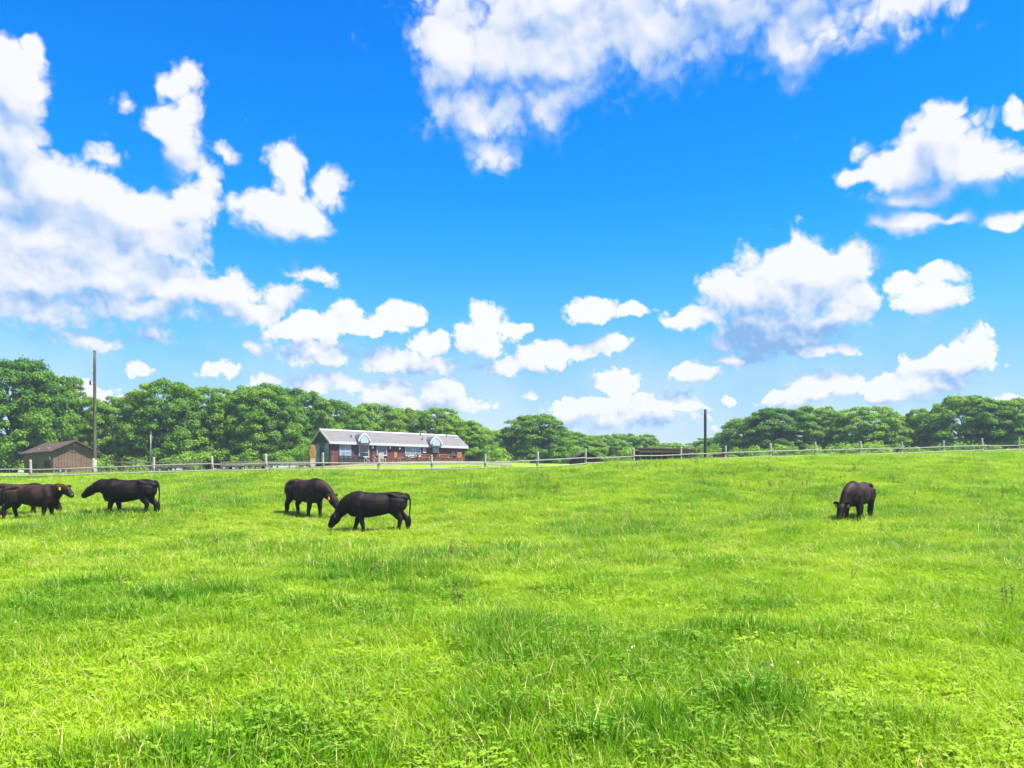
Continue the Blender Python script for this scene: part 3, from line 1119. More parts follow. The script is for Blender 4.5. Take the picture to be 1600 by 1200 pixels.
def build_barn():
    D = 80.0
    K = Vector(((83 - 800) / F * D, D))
    g = Vector((.71, .704)).normalized()              # gable direction
    s = Vector((-g.y, g.x))                           # long side, to the left and back
    z0 = CZ + (Y0 - 739) / F * D
    he = (739 - 703) / F * D
    GW, SL = 3.75, 9.6
    hr = CZ + (Y0 - 689.5) / F * 81.3 - z0
    root = empty('brown_barn', (K.x, K.y, z0), math.atan2(g.y, g.x), label='old brown boarded barn with low gable roof at the left edge of the trees', cat='barn')
    # local x along the gable, local y along the side
    nb = 15
    for i in range(nb):                               # vertical boards of the gable face
        xa, xb = GW * i / nb, GW * (i + 1) / nb - .018

        def top(x):
            return he + (hr - he) * (1 - abs(x - GW / 2) / (GW / 2)) - .06
        b = MB()
        off = random.uniform(-.012, .012)
        xm = GW / 2
        pts = [(xa, -.4), (xb, -.4), (xb, top(xb))] + ([(xm, top(xm))] if xa < xm < xb else []) + [(xa, top(xa))]
        b.prism(pts, 'y', -.03 + off, .02)
        b.build('gable_board', BARN_WALL, root)
    b = MB()
    b.prism([(.02, -.4), (GW - .02, -.4), (GW - .02, he - .08), (GW / 2, hr - .08), (.02, he - .08)], 'y', .021, SL)
    b.build('wall', BARN_WALL, root)
    ns = 24
    for i in range(ns):
        ya, yb = SL * i / ns, SL * (i + 1) / ns - .02
        b = MB()
        b.box(-.03 + random.uniform(-.01, .01), .018, ya + .022, yb, -.4, he - .05)
        b.build('side_board', BARN_WALL, root)
    b = MB()
    b.box(-.05, GW + .05, -.07, -.045, he - .12, he)
    b.build('tie_board', BARN_ROOF, root)
    sl = (hr - he) / (GW / 2)
    for sgn in (0, 1):
        o = .45
        poly = [(-o, he - sl * o), (GW / 2, hr), (GW / 2, hr + .1), (-o, he - sl * o + .1)] if sgn == 0 else [(GW / 2, hr), (GW + o, he - sl * o), (GW + o, he - sl * o + .1), (GW / 2, hr + .1)]
        b = MB()
        b.prism(poly, 'y', -.5, SL + .4)
        rf = b.build('roof_slope', BARN_ROOF, root)
        for i in range(12):
            yy = -.3 + (SL + .5) * i / 11
            b = MB()
            if sgn == 0:
                b.beam((-o, yy, he - sl * o + .115), (GW / 2 - .03, yy, hr + .105), .06, .04)
            else:
                b.beam((GW / 2 + .03, yy, hr + .105), (GW + o, yy, he - sl * o + .115), .06, .04)
            b.build('batten', BARN_ROOF, rf)
    for yy in (2.2, 5.2):
        b = MB()
        b.box(.1, .5, yy, yy + .5, he + .24, he + .29)
        b.build('skylight', PLASTIC_W, root)
    # openings
    def opening(face, a, c, z1, z2, panes=0):
        b = MB()
        if face == 'side':
            b.box(-.06, -.035, a, c, z1, z2)
        else:
            b.box(a, c, -.075, -.048, z1, z2)
        o = b.build('window', DARK, root)
        b = MB()
        for (p, q, r, t) in ((a - .06, a, z1 - .06, z2 + .06), (c, c + .06, z1 - .06, z2 + .06), (a, c, z2, z2 + .06), (a, c, z1 - .06, z1)):
            if face == 'side':
                b.box(-.075, -.03, p, q, r, t)
            else:
                b.box(p, q, -.1, -.045, r, t)
        b.build('frame', BARN_ROOF, o)
        for i in range(panes):
            b = MB()
            x = a + (c - a) * (.3 + .4 * i)
            b.box(x - .1, x + .1, -.09, -.076, z1 + .02, z1 + .28)
            b.build('pane', GLASS_PALE, o)
    opening('side', 1.0, 2.6, .55, 1.2)
    opening('side', 5.2, 7.4, .2, .95)
    opening('gable', .25, 1.5, .05, .5, 2)
    b = MB()
    b.tube([(-.09, .55, 1.45), (-.16, .55, 1.45)], [.18, .15], n=12)
    b.build('lamp_disc', PLASTIC_W, root)
    b = MB()
    b.box(GW / 2 - .14, GW / 2 + .14, -.06, -.045, hr - .5, hr - .22)
    b.build('vent', METAL, root)


build_barn()

# ------------------------------------------------------------------ roofs beyond the crest


def gable_shed():
    D = 80
    x = (916 - 800) / F * D
    z0 = gz(x, D)
    ht = CZ + (Y0 - 705) / F * D - z0
    root = empty('small_shed', (x, D, z0), .12, label='dark gabled shed roof peeping over the crest behind the fence', cat='shed')
    w = 1.45
    b = MB()
    b.box(-w * .8, w * .8, -.0, 2.6, -.3, ht - .95)
    b.prism([(-w * .8, ht - .95), (w * .8, ht - .95), (0, ht - .12)], 'y', 0, 2.6)
    b.build('wall', GABLE_DARK, root)
    for s in (-1, 1):
        b = MB()
        b.prism([(0, ht - .08), (s * w * 1.15, ht - .95), (s * w * 1.15, ht - .87), (0, ht)], 'y', -.3, 2.9)
        b.build('roof_slope', DECK_DARK, root)
    b = MB()
    b.box(-.4, .4, -.03, -.004, -.2, ht - 1.1)
    b.build('door', WOOD_GREY, root)


gable_shed()


def open_shed():
    D = 80
    x = (1042 - 800) / F * D
    z0 = gz(x, D)
    top = CZ + (Y0 - 699) / F * D - z0
    root = empty('open_shed', (x, D, z0), .05, label='long low open shed with rusty flat roof behind the grassy crest', cat='shed')
    W = 2.75
    for i in range(9):
        b = MB()
        a = -W + 2 * W * i / 9
        b.box(a + .006, a + 2 * W / 9 - .006, -.4, 2.4, top - .14 - .012 * i, top - .04 - .012 * i)
        b.build('roof_sheet', RUST, root)
    for a in np.linspace(-W + .12, W - .12, 6):
        for yy in (-.2, 2.1):
            b = MB()
            b.box(a - .06, a + .06, yy - .06, yy + .06, -.3, top - .26)
            b.build('post', WOOD_BROWN, root)
    b = MB()
    b.box(-W + .1, W - .1, 2.2, 2.3, -.3, top - .26)
    b.build('back_wall', DECK_DARK, root)
    b = MB()
    b.box(-W, W, -.34, -.28, top - .5, top - .27)
    b.build('front_beam', WOOD_GREY, root)


open_shed()


def red_hut():
    D = 84
    x = (1126 - 800) / F * D
    z0 = gz(x, D)
    top = CZ + (Y0 - 706) / F * D - z0
    root = empty('low_hut', (x, D, z0), -.1, label='tiny reddish hut roof just right of the short dark pole', cat='shed')
    b = MB()
    b.box(-.55, .55, 0, 1.5, -.3, top - .3)
    b.build('wall', WOOD_BROWN, root)
    for s in (-1, 1):
        b = MB()
        b.prism([(0, top - .08), (s * .75, top - .36), (s * .75, top - .28), (0, top)], 'y', -.2, 1.7)
        b.build('roof_slope', RUST, root)


red_hut()

# ------------------------------------------------------------------ trees
BARK = material('grey_brown_bark', (0.10, 0.078, 0.06), 0.9, (0.055, 0.045, 0.036), 4, stretch=(1, 1, .25), bump=0.5)
LEAF = leaf_material('tree_leaf', (0.042, 0.15, 0.014), (0.245, 0.40, 0.02), transl=0.48, wander=0.09, attr='tone')


def leaf_mass(name, centres, radii, flat, count, size, seed, inner=None):
    """Leaves spread over many clumps; every leaf is a small bent face of its own."""
    g = np.random.default_rng(seed)
    V, T = [], []
    for c, r in zip(centres, radii):
        n = int(count * (r / np.mean(radii)) ** 2)
        d = g.normal(size=(n, 3))
        d /= np.linalg.norm(d, axis=1)[:, None]
        low = d[:, 2] < -0.25
        d[low, 2] *= -0.6
        d /= np.linalg.norm(d, axis=1)[:, None]
        rad = r * (1 - 0.42 * g.random(n) ** 2.2 + np.where(g.random(n) < .12, g.random(n) * .35, 0))
        lump = 1 + 0.22 * np.sin(d[:, 0] * 5 + c[0] * 3) * np.sin(d[:, 1] * 5 + c[1] * 3)
        p = c + d * (rad * lump)[:, None] * np.array([1, 1, flat])
        nrm = d + g.normal(size=(n, 3)) * 0.45 + np.array([0, 0, .25])
        nrm /= np.linalg.norm(nrm, axis=1)[:, None]
        a = np.cross(nrm, g.normal(size=(n, 3)))
        a /= np.linalg.norm(a, axis=1)[:, None]
        b = np.cross(nrm, a)
        s = size * (0.6 + 0.8 * g.random(n))[:, None]
        droop = nrm * s * -0.22
        q = np.stack([p - a * s, p - b * s * .52 + nrm * s * .1, p + a * s + droop, p + b * s * .52 + nrm * s * .1], 1)
        V.append(q.reshape(-1, 3))
        tone = g.normal(0, .10) + g.normal(0, .07, n)
        T.append(np.repeat(tone, 4))
    V = np.concatenate(V)
    T = np.concatenate(T)
    nf = len(V) // 4
    me = bpy.data.meshes.new(name)
    me.vertices.add(len(V))
    me.vertices.foreach_set('co', V.ravel())
    me.loops.add(nf * 4)
    me.polygons.add(nf)
    me.loops.foreach_set('vertex_index', np.arange(nf * 4))
    me.polygons.foreach_set('loop_start', np.arange(nf) * 4)
    me.update(calc_edges=True)
    at_ = me.attributes.new('tone', 'FLOAT', 'POINT')
    at_.data.foreach_set('value', T.astype(np.float32))
    me.materials.append(LEAF)
    me.validate()
    return me


def make_tree_meshes(seed, dome=0.62, low=0.18, n=92):
    """Trunk with limbs and a crown of clumps, for a tree 10 m tall and 10 m across."""
    g = np.random.default_rng(seed)
    C, Rr = [], []
    tries = 0
    lobes = [(g.uniform(-2.6, 2.6), g.uniform(-2.6, 2.6), g.uniform(5.2, 7.6), g.uniform(2.0, 3.0)) for _ in range(7)] + [(0, 0, 6.4, 3.2)]
    while len(C) < n and tries < 6000:
        tries += 1
        th = g.uniform(0, 2 * np.pi)
        z = g.uniform(low * 10, 9.6)
        # width of the crown at that height
        t = (z - low * 10) / (9.8 - low * 10)
        wr = 4.7 * (min(1, .72 + t * 1.6)) * math.sqrt(max(0.02, 1 - max(0, (t - .42) / .6) ** 2.0))
        r = wr * math.sqrt(g.uniform(.22, 1.0))
        r *= 1 + .13 * math.sin(3 * th + seed) + .08 * math.sin(5 * th + 2 * seed)
        p = np.array([r * math.cos(th), r * math.sin(th), z])
        cr = g.uniform(.5, 1.05) * (1.0 - .2 * t)
        if any(np.linalg.norm((p - q) * np.array([1, 1, 1.15])) < .5 * (cr + rq) for q, rq in zip(C, Rr)):
            if g.random() < .93:
                continue
        C.append(p)
        Rr.append(cr)
    crown = leaf_mass('crown', C, Rr, .82, 235, .122, seed + 1)
    b = MB()
    r = random.Random(seed)
    pts = [Vector((0, 0, -.5)), Vector((0, 0, .6)), Vector((r.uniform(-.15, .15), r.uniform(-.15, .15), 2.0)), Vector((r.uniform(-.3, .3), r.uniform(-.3, .3), 3.8)), Vector((r.uniform(-.5, .5), r.uniform(-.5, .5), 6.2)), Vector((r.uniform(-.6, .6), r.uniform(-.6, .6), 8.6))]
    b.tube(pts, [.34, .27, .22, .18, .11, .03], n=9)
    order = sorted(range(len(C)), key=lambda i: r.random())[:44]
    for i in order:
        c = Vector(C[i])
        zs = min(max(c.z * .45, 1.2), 5.5)
        s0 = Vector((0, 0, zs))
        for (p, q) in zip(pts, pts[1:]):
            if p.z <= zs <= q.z:
                s0 = p.lerp(q, (zs - p.z) / (q.z - p.z))
        mid = s0.lerp(c, .5) + Vector((r.uniform(-.3, .3), r.uniform(-.3, .3), r.uniform(.1, .6)))
        b.tube([s0, s0.lerp(mid, .5) + Vector((0, 0, .1)), mid, mid.lerp(c, .6), c], [.10, .085, .06, .04, .015], n=5)
    return b.mesh('trunk', BARK, smooth=True), crown


TREES = [make_tree_meshes(s, low=lw, n=nn) for s, lw, nn in ((3, .07, 230), (14, .1, 220), (25, .05, 240), (36, .1, 220), (47, .08, 230), (58, .04, 240))]

# column in the photograph, crown top row, distance, crown width in pixels, mesh, label
TREE_LIST = [
    (-75, 580, 94, 170, 1, 'leafy tree cut by the left edge of the picture'),
    (22, 563, 93, 150, 0, 'tallest broad leafy tree at far left behind the barn'),
    (90, 590, 97, 105, 3, 'rounded tree rising over the right side of the barn roof'),
    (128, 640, 103, 80, 4, 'low tree in the dip behind the tall utility pole'),
    (190, 622, 98, 105, 2, 'bushy tree just right of the tall utility pole'),
    (258, 597, 96, 125, 0, 'high crowned tree behind the thin grey pole'),
    (325, 606, 99, 110, 5, 'middle tree of the left wood, wide and dense'),
    (360, 618, 108, 90, 1, 'tree filling the gap between two dense crowns left of the house'),
    (412, 602, 97, 120, 2, 'dark dense tree next to the left end of the red house'),
    (470, 610, 104, 100, 4, 'rounded tree behind the left gable of the red house'),
    (525, 628, 112, 95, 3, 'tree rising behind the left dormer of the house'),
    (585, 631, 116, 95, 0, 'pale tree above the middle of the house roof'),
    (635, 640, 120, 90, 1, 'loose tree above the house roof between the dormers'),
    (682, 638, 118, 85, 5, 'tree behind the right dormer of the house'),
    (725, 658, 116, 80, 2, 'lower tree just past the right end of the house'),
    (772, 672, 126, 75, 4, 'small tree in the dip right of the house'),
    (838, 648, 124, 105, 0, 'cone shaped tree peaking alone right of the house'),
    (800, 670, 128, 70, 1, 'modest tree left of the cone shaped tree'),
    (866, 668, 130, 70, 5, 'modest tree right of the cone shaped tree'),
    (892, 676, 132, 80, 3, 'short tree above the dark shed roof'),
    (745, 668, 122, 70, 3, 'leafy tree squeezed against the right end of the house'),
    (915, 684, 128, 66, 5, 'low bushy tree directly above the dark shed peak'),
    (955, 686, 130, 60, 0, 'low bushy tree between the two shed roofs'),
    (935, 680, 138, 70, 1, 'short loose tree left of the rusty shed'),
    (975, 678, 140, 62, 2, 'small far tree above the left end of the rusty shed'),
    (1008, 679, 138, 46, 5, 'slender far tree behind the rusty shed'),
    (1045, 692, 142, 60, 4, 'lowest far tree over the right end of the rusty shed'),
    (1118, 683, 132, 75, 1, 'low tree right of the short dark pole'),
    (1165, 655, 124, 90, 3, 'first rising tree at the left of the right hand wood'),
    (1215, 638, 120, 110, 0, 'wide tree left of centre in the right hand wood'),
    (1275, 636, 122, 100, 2, 'dense tree in the middle of the right hand wood'),
    (1352, 637, 118, 115, 5, 'spreading tree above and behind the lone cow'),
    (1400, 655, 124, 80, 4, 'tree at the notch in the right hand wood'),
    (1446, 640, 116, 80, 1, 'tree with open crown right of the notch'),
    (1510, 620, 113, 120, 0, 'tallest tree of the right hand wood'),
    (1580, 626, 112, 110, 3, 'tree near the right edge of the picture'),
    (1665, 618, 112, 130, 2, 'tree cut by the right edge of the picture'),
]


def plant_trees():
    for (px, py, D, wpx, k, label) in TREE_LIST:
        x = (px - 800) / F * D
        z = gz(x, D) - .15
        h = CZ + (Y0 - py) / F * D - z
        w = wpx / F * D * 1.12
        trunk, crown = TREES[k]
        root = empty('broadleaf_tree', (x, D, z), random.uniform(0, 6.28), label=label, cat='tree', group='trees beyond the pasture')
        s = (w / 10, w / 10, h / 9.9)
        link_mesh('trunk', trunk, root, scale=(s[0], s[1], s[2]))
        link_mesh('crown', crown, root, scale=s)


plant_trees()


def undergrowth():
    g = np.random.default_rng(77)
    C, Rr = [], []
    for (pa, pb, Da, Db, n, hh) in ((-120, 500, 88, 92, 210, 1.7), (-120, 500, 99, 104, 120, 2.6), (480, 800, 112, 116, 80, 2.0), (780, 1090, 118, 126, 120, 2.6), (1090, 1700, 108, 106, 190, 1.8), (1090, 1700, 120, 120, 100, 2.6)):
        for _ in range(n):
            t = g.random()
            px, D = pa + (pb - pa) * t, Da + (Db - Da) * t + g.uniform(0, 8)
            x = (px - 800) / F * D
            z = gz(x, D) + g.uniform(0.1, hh)
            C.append(np.array([x, D, z]))
            Rr.append(g.uniform(.6, 1.25))
    me = leaf_mass('undergrowth', C, Rr, .75, 150, .14, 5)
    o = link_mesh('undergrowth', me)
    tag(o, 'dense shady shrubs and saplings under the distant trees', 'shrubs', kind='stuff')


undergrowth()

# ------------------------------------------------------------------ cows


def coat_material(name, brown, share):
    m = bpy.data.materials.new(name)
    m.use_nodes = True
    k = Nodes(m.node_tree)
    b = m.node_tree.nodes['Principled BSDF']
    tc = k.add('ShaderNodeTexCoord').outputs['Object']
    n1 = k.noise(tc, 2.6, 4, 0.55)
    n2 = k.noise(k.vec('MULTIPLY', tc, (1, 1, 3)), 30, 3, 0.6)
    z = k.add('ShaderNodeSeparateXYZ', {0: tc}).outputs[2]
    up = k.smooth(z, 0.75, 1.25)
    f = k.math('MULTIPLY', k.smooth(n1, 0.62 - share, 0.86 - share), k.math('MULTIPLY_ADD', up, 0.6, 0.4))  # browner along the back: bleached hair plus sun sheen painted into the coat
    oi = k.add('ShaderNodeObjectInfo').outputs['Random']
    c = k.mix(f, (0.0034, 0.0028, 0.0032), brown)
    c = k.mix(k.math('MULTIPLY', oi, 0.3), c, (0.012, 0.006, 0.005))
    c = k.mix(k.smooth(n2, 0.4, 0.75, 0, .4), c, (0.0016, 0.0015, 0.002))
    k.put(b.inputs['Base Color'], c)
    b.inputs['Roughness'].default_value = 0.62
    b.inputs['Specular IOR Level'].default_value = 0.14
    b.inputs['Sheen Weight'].default_value = 0.0
    b.inputs['Sheen Roughness'].default_value = 0.4
    bn = k.add('ShaderNodeBump', {'Strength': 0.35, 'Distance': 0.01, 'Height': n2})
    k.put(b.inputs['Normal'], bn.outputs[0])
    return m


COAT = coat_material('black_coat', (0.034, 0.017, 0.012), .20)
COAT_WARM = coat_material('brown_black_coat', (0.046, 0.0225, 0.0155), .27)
TAG_ORANGE = material('orange_ear_tag', (0.85, 0.38, 0.03), 0.45, (0.75, 0.32, 0.03), 8)
TAG_YELLOW = material('yellow_ear_tag', (0.85, 0.60, 0.06), 0.45, (0.75, 0.52, 0.05), 8)
HOOF = material('dark_hoof', (0.035, 0.03, 0.028), 0.5)
NOSE = material('slate_muzzle', (0.055, 0.05, 0.055), 0.35, (0.03, 0.028, 0.03), 12, spec=.5)
EYE = material('dark_eye', (0.008, 0.006, 0.006), 0.08, spec=.8)
EAR_IN = material('brown_ear', (0.035, 0.022, 0.018), 0.7)


def superring(x, zt, zb, hw, n=22, e=2.35, belly=0.0):
    zc, hh = (zt + zb) / 2, (zt - zb) / 2
    r = []
    for j in range(n):
        a = 2 * math.pi * j / n
        ca, sa = math.cos(a), math.sin(a)
        y = hw * math.copysign(abs(ca) ** (2 / e), ca)
        z = hh * math.copysign(abs(sa) ** (2 / e), sa)
        y *= 1 - 0.30 * max(0, sa) ** 2.0            # shoulders narrower than the belly
        r.append((x, y, zc + z))
    return r


def build_cow(label, loc, rz, neck, head_dir, fore=(0.0, 0.0), hind=(0.0, 0.0), scale=1.0, tail=None, tags=(TAG_ORANGE, TAG_ORANGE), yaw=0.0, neck_mid=None, roll=0.0, coat=None):
    """neck: place of the poll; head_dir: from poll to muzzle; fore and hind: how far the hooves step forward (left, right)."""
    coat = coat or COAT
    b = MB()
    rows = [(-.86, 1.10, .86, .09), (-.83, 1.165, .76, .155), (-.74, 1.225, .68, .21), (-.60, 1.255, .65, .235), (-.46, 1.265, .63, .24), (-.34, 1.25, .615, .25),
            (-.18, 1.235, .575, .29), (.04, 1.23, .53, .325), (.24, 1.235, .50, .325), (.40, 1.26, .495, .285), (.54, 1.29, .50, .24), (.66, 1.27, .52, .21), (.77, 1.21, .57, .17), (.85, 1.12, .66, .11)]
    n = 22
    vs = [v for r in rows for v in superring(*r, n=n)]
    fs = [(i * n + j, i * n + (j + 1) % n, (i + 1) * n + (j + 1) % n, (i + 1) * n + j) for i in range(len(rows) - 1) for j in range(n)]
    fs += [tuple(range(n))[::-1], tuple((len(rows) - 1) * n + j for j in range(n))]
    b.add(vs, fs)
    # hook bones, pin bones, withers and hind quarters
    for s in (-1, 1):
        b.tube([(-.30, s * .13, 1.175), (-.40, s * .185, 1.18), (-.47, s * .215, 1.155), (-.56, s * .185, 1.11), (-.70, s * .15, 1.07)], [.05, .06, .062, .07, .07], n=10)
        b.tube([(-.66, s * .10, 1.10), (-.80, s * .10, 1.07), (-.875, s * .10, 1.02)], [.11, .09, .06], n=8)
        b.tube([(-.50, s * .15, 1.09), (-.56, s * .165, .94), (-.60, s * .17, .80), (-.58, s * .16, .68)], [(.085, .15), (.11, .22), (.105, .20), (.075, .13)], n=12, lat=(0, 1, 0))
        b.tube([(.44, s * .12, 1.18), (.47, s * .165, 1.04), (.54, s * .18, .86), (.50, s * .17, .68)], [(.05, .08), (.09, .15), (.10, .17), (.085, .13)], n=12, lat=(0, 1, 0))
    P = Vector(neck)
    hd = Vector(head_dir).normalized()
    cy_, sy_ = math.cos(yaw), math.sin(yaw)

    def turn(v):
        d = Vector(v) - Vector((.62, 0, 0))
        return Vector((.62 + d.x * cy_ - d.y * sy_, d.x * sy_ + d.y * cy_, d.z))
    P = turn(P)
    hd = Vector((hd.x * cy_ - hd.y * sy_, hd.x * sy_ + hd.y * cy_, hd.z))
    lat = Vector((-hd.y, hd.x, 0))
    lat = lat.normalized() if lat.length > .05 else Vector((-sy_, cy_, 0))
    lat = Matrix.Rotation(roll, 3, hd) @ lat
    # neck
    n0, n1 = Vector((.42, 0, .98)), Vector((.72, 0, .96))
    m1 = n1.lerp(P, .5) + (Vector((0, 0, .07)) if neck_mid is None else Vector(neck_mid))
    e = P + hd * .05
    b.tube([n0, n1, n1.lerp(m1, .55) + Vector((0, 0, .02)), m1, m1.lerp(e, .55), e], [(.25, .31), (.21, .29), (.175, .255), (.155, .225), (.135, .19), (.115, .145)], n=14, lat=(-sy_ * .5, 1, 0))
    # dewlap
    b.tube([(.66, 0, .62), (.78, 0, .66), Vector((.78, 0, .72)).lerp(m1, .5) + Vector((0, 0, -.12))], [(.05, .12), (.045, .12), (.03, .06)], n=8, lat=(0, 1, 0))
    # head
    Lh = .47
    hp = [P - hd * .03 + Vector((0, 0, .01)), P + hd * .05, P + hd * .14, P + hd * .22, P + hd * .31, P + hd * .39, P + hd * .45, P + hd * Lh]
    b.tube(hp, [(.07, .07), (.115, .13), (.135, .158), (.122, .152), (.098, .122), (.09, .104), (.086, .09), (.06, .065)], n=14, lat=lat)
    up = hd.cross(lat)
    if up.z < 0 and abs(hd.z) < .9:
        up = -up
    fr = up if up.dot(Vector((hd.x, hd.y, 0))) >= 0 or abs(up.z) > .5 else up
    # legs
    for s, st in ((1, fore[0]), (-1, fore[1])):
        y = s * .165
        lift = 0.0
        b.tube([(.47, s * .17, .86), (.50, y, .68), (.49 + st * .18, y, .56), (.51 + st * .55, y, .40), (.50 + st * .6, y, .34), (.50 + st * .85, y, .22), (.505 + st * .97, y, .12), (.52 + st, y, .07), (.535 + st, y, .0)],
               [(.11, .16), (.10, .145), (.085, .11), (.074, .082), (.068, .074), (.056, .058), (.063, .067), (.06, .064), (.066, .074)], n=10, lat=(0, 1, 0))
    for s, st in ((1, hind[0]), (-1, hind[1])):
        y = s * .165
        b.tube([(-.58, s * .155, 1.02), (-.56, s * .185, .84), (-.52 + st * .1, s * .19, .72), (-.60 + st * .35, s * .175, .58), (-.705 + st * .6, y, .46), (-.70 + st * .68, y, .40), (-.675 + st * .85, y, .24), (-.66 + st * .96, y, .12), (-.645 + st, y, .07), (-.63 + st, y, .0)],
               [(.15, .25), (.14, .24), (.12, .19), (.092, .125), (.072, .09), (.064, .074), (.058, .062), (.064, .069), (.061, .066), (.066, .074)], n=10, lat=(0, 1, 0))
    # udder
    b.tube([(-.38, 0, .66), (-.47, 0, .64), (-.56, 0, .66)], [.08, .10, .07], n=8)
    # tail
    tl = tail or [(-.80, 0, 1.20), (-.90, 0, 1.15), (-.945, 0, 1.0), (-.945, 0, .8), (-.93, 0, .6), (-.93, 0, .5)]
    b.tube(tl, [.05, .042, .034, .03, .028, .024][:len(tl)], n=8)

    root = empty('cow', loc, rz, label=label, cat='cow', group='black cattle on the pasture')
    root.scale = (scale, scale, scale)
    tmp = b.build('cow_shape', [coat])
    rm = tmp.modifiers.new('r', 'REMESH')
    rm.mode = 'VOXEL'
    rm.voxel_size = 0.019
    sm = tmp.modifiers.new('s', 'SMOOTH')
    sm.factor = .5
    sm.iterations = 12
    bpy.context.view_layer.update()
    dg = bpy.context.evaluated_depsgraph_get()
    me = bpy.data.meshes.new_from_object(tmp.evaluated_get(dg))
    me.name = 'body'
    bpy.data.objects.remove(tmp)
    me.polygons.foreach_set('use_smooth', [True] * len(me.polygons))
    me.materials.clear()
    me.materials.append(coat)
    link_mesh('body', me, root)
    # tail switch
    e = Vector(tl[-1])
    s = MB()
    for i in range(7):
        a = i * 2.4
        o = Vector((math.cos(a) * .018, math.sin(a) * .018, 0))
        s.tube([e + Vector((0, 0, .06)) + o * .4, e + o + Vector((0, 0, -.05)), e + o * 1.5 + Vector((0, 0, -.16)), e + o * .8 + Vector((0, 0, -.25 - .02 * (i % 3)))], [.018, .026, .022, .004], n=5)
    s.build('tail_switch', coat, root, smooth=True)
    # hooves
    hm = MB()
    hm.tube([(-.005, 0, -.01), (0, 0, .03), (-.01, 0, .07)], [(.062, .072), (.058, .066), (.05, .054)], n=10, lat=(0, 1, 0))
    hme = hm.mesh('hoof', HOOF)
    for (xx, st) in ((.535, fore), (-.63, hind)):
        for sgn, q in ((1, st[0]), (-1, st[1])):
            link_mesh('hoof', hme, root, (xx + q + .01, sgn * .165, 0.0))
    # muzzle pad
    mz = MB()
    mz.tube([P + hd * .42, P + hd * .455, P + hd * .49], [(.078, .08), (.083, .082), (.055, .055)], n=10, lat=lat)
    mz.build('muzzle', NOSE, root, smooth=True)
    # eyes
    for sgn in (-1, 1):
        c = P + hd * .17 + lat * (sgn * .12) + up * .035
        ey = MB()
        ey.tube([c - hd * .02, c - hd * .012, c, c + hd * .012, c + hd * .02], [.004, .017, .021, .017, .004], n=8)
        ey.build('eye', EYE, root, smooth=True)
    # ears with tags
    for sgn, tg in ((1, tags[0]), (-1, tags[1])):
        base = P + hd * .035 + lat * (sgn * .085) + up * .03
        d = (lat * sgn * 1.0 - hd * .12 + Vector((0, 0, .05))).normalized()
        w = (hd * -.35 + up * .5).cross(d).normalized()
        ea = MB()
        ea.tube([base, base + d * .06, base + d * .13, base + d * .19, base + d * .235], [(.038, .026), (.07, .026), (.08, .02), (.055, .015), (.010, .008)], n=9, lat=w.cross(d))
        eo = ea.build('ear', coat, root, smooth=True)
        if tg:
            t = MB()
            c = base + d * .12 + Vector((0, 0, -.02)) + (hd * .2 + up).normalized() * .02
            sd = d
            fw = Vector((0, 0, 1)).cross(sd).normalized() * .008
            q = [(-.024, 0), (.024, 0), (.036, -.045), (.036, -.10), (-.036, -.10), (-.036, -.045)]
            vv = [c + sd * x + Vector((0, 0, z)) + fw for x, z in q] + [c + sd * x + Vector((0, 0, z)) - fw for x, z in q]
            m = len(q)
            t.add(vv, [tuple(range(m)), tuple(range(m, 2 * m))[::-1]] + [(i, m + i, m + (i + 1) % m, (i + 1) % m) for i in range(m)])
            t.build('ear_tag', tg, eo)
    return root


def cow_at(px, D, sink=0.06):
    x = (px - 800) / F * D
    return (x, D, gz(x, D) - sink)


PI = math.pi
# grazing cow in front: side on, facing left
build_cow('black cow grazing with its head down in front, nearest of all', cow_at(590, 23.6), PI + .06, (1.14, 0, .62), (.55, 0, -.84), fore=(-.12, .20), hind=(.05, -.22), scale=.97, tags=(TAG_YELLOW, TAG_YELLOW), yaw=-.10)
# cow behind it: facing right and away a little, head lowered behind the front cow
build_cow('brownish black cow seen from behind at an angle, head lowered towards the nearest cow', cow_at(477, 27.2), -.72, (1.12, 0, .72), (.55, 0, -.83), fore=(.05, -.12), hind=(.06, -.1), scale=1.05, tags=(TAG_ORANGE, TAG_ORANGE), yaw=.35, coat=COAT_WARM)
# cow facing left, head half lowered
build_cow('black cow standing side on facing left, nose towards the pair at the edge', cow_at(203, 26.2), PI - .04, (1.13, 0, .98), (.78, 0, -.62), fore=(.10, -.12), hind=(.10, -.10), scale=.98, tags=(None, None), yaw=.12,
          tail=[(-.80, 0, 1.20), (-.90, 0, 1.16), (-.955, 0, 1.0), (-.965, .01, .8), (-.96, .02, .6), (-.95, .02, .5)])
# pair at the left edge
build_cow('black cow with raised head and orange ear tag at the left edge, facing right', cow_at(50, 26.0), .10, (1.10, 0, 1.16), (.62, 0, -.50), fore=(.08, -.10), hind=(.12, -.16), scale=.94, tags=(TAG_ORANGE, TAG_YELLOW), yaw=-.38, neck_mid=(0, 0, .02), coat=COAT_WARM)
build_cow('dark cow half hidden behind the raised head cow at the left edge', cow_at(28, 27.6), .2, (1.12, 0, .66), (.55, 0, -.83), fore=(-.1, .12), hind=(-.05, .16), scale=.93, tags=(None, None), yaw=.2)
# lone cow at the right
build_cow('lone black cow grazing at the right, head down and rump turned away', cow_at(1342, 25.2), PI + .86, (1.08, 0, .60), (.50, 0, -.86), fore=(.0, .12), hind=(.08, -.06), scale=.99, tags=(TAG_ORANGE, TAG_ORANGE), yaw=-.22, coat=COAT_WARM)

# ------------------------------------------------------------------ grass
GRASS = leaf_material('grass_blade', (0.085, 0.245, 0.007), (0.285, 0.43, 0.012), transl=0.48, rough=0.5, wander=0.45, spec=0.12, blade=0.4)


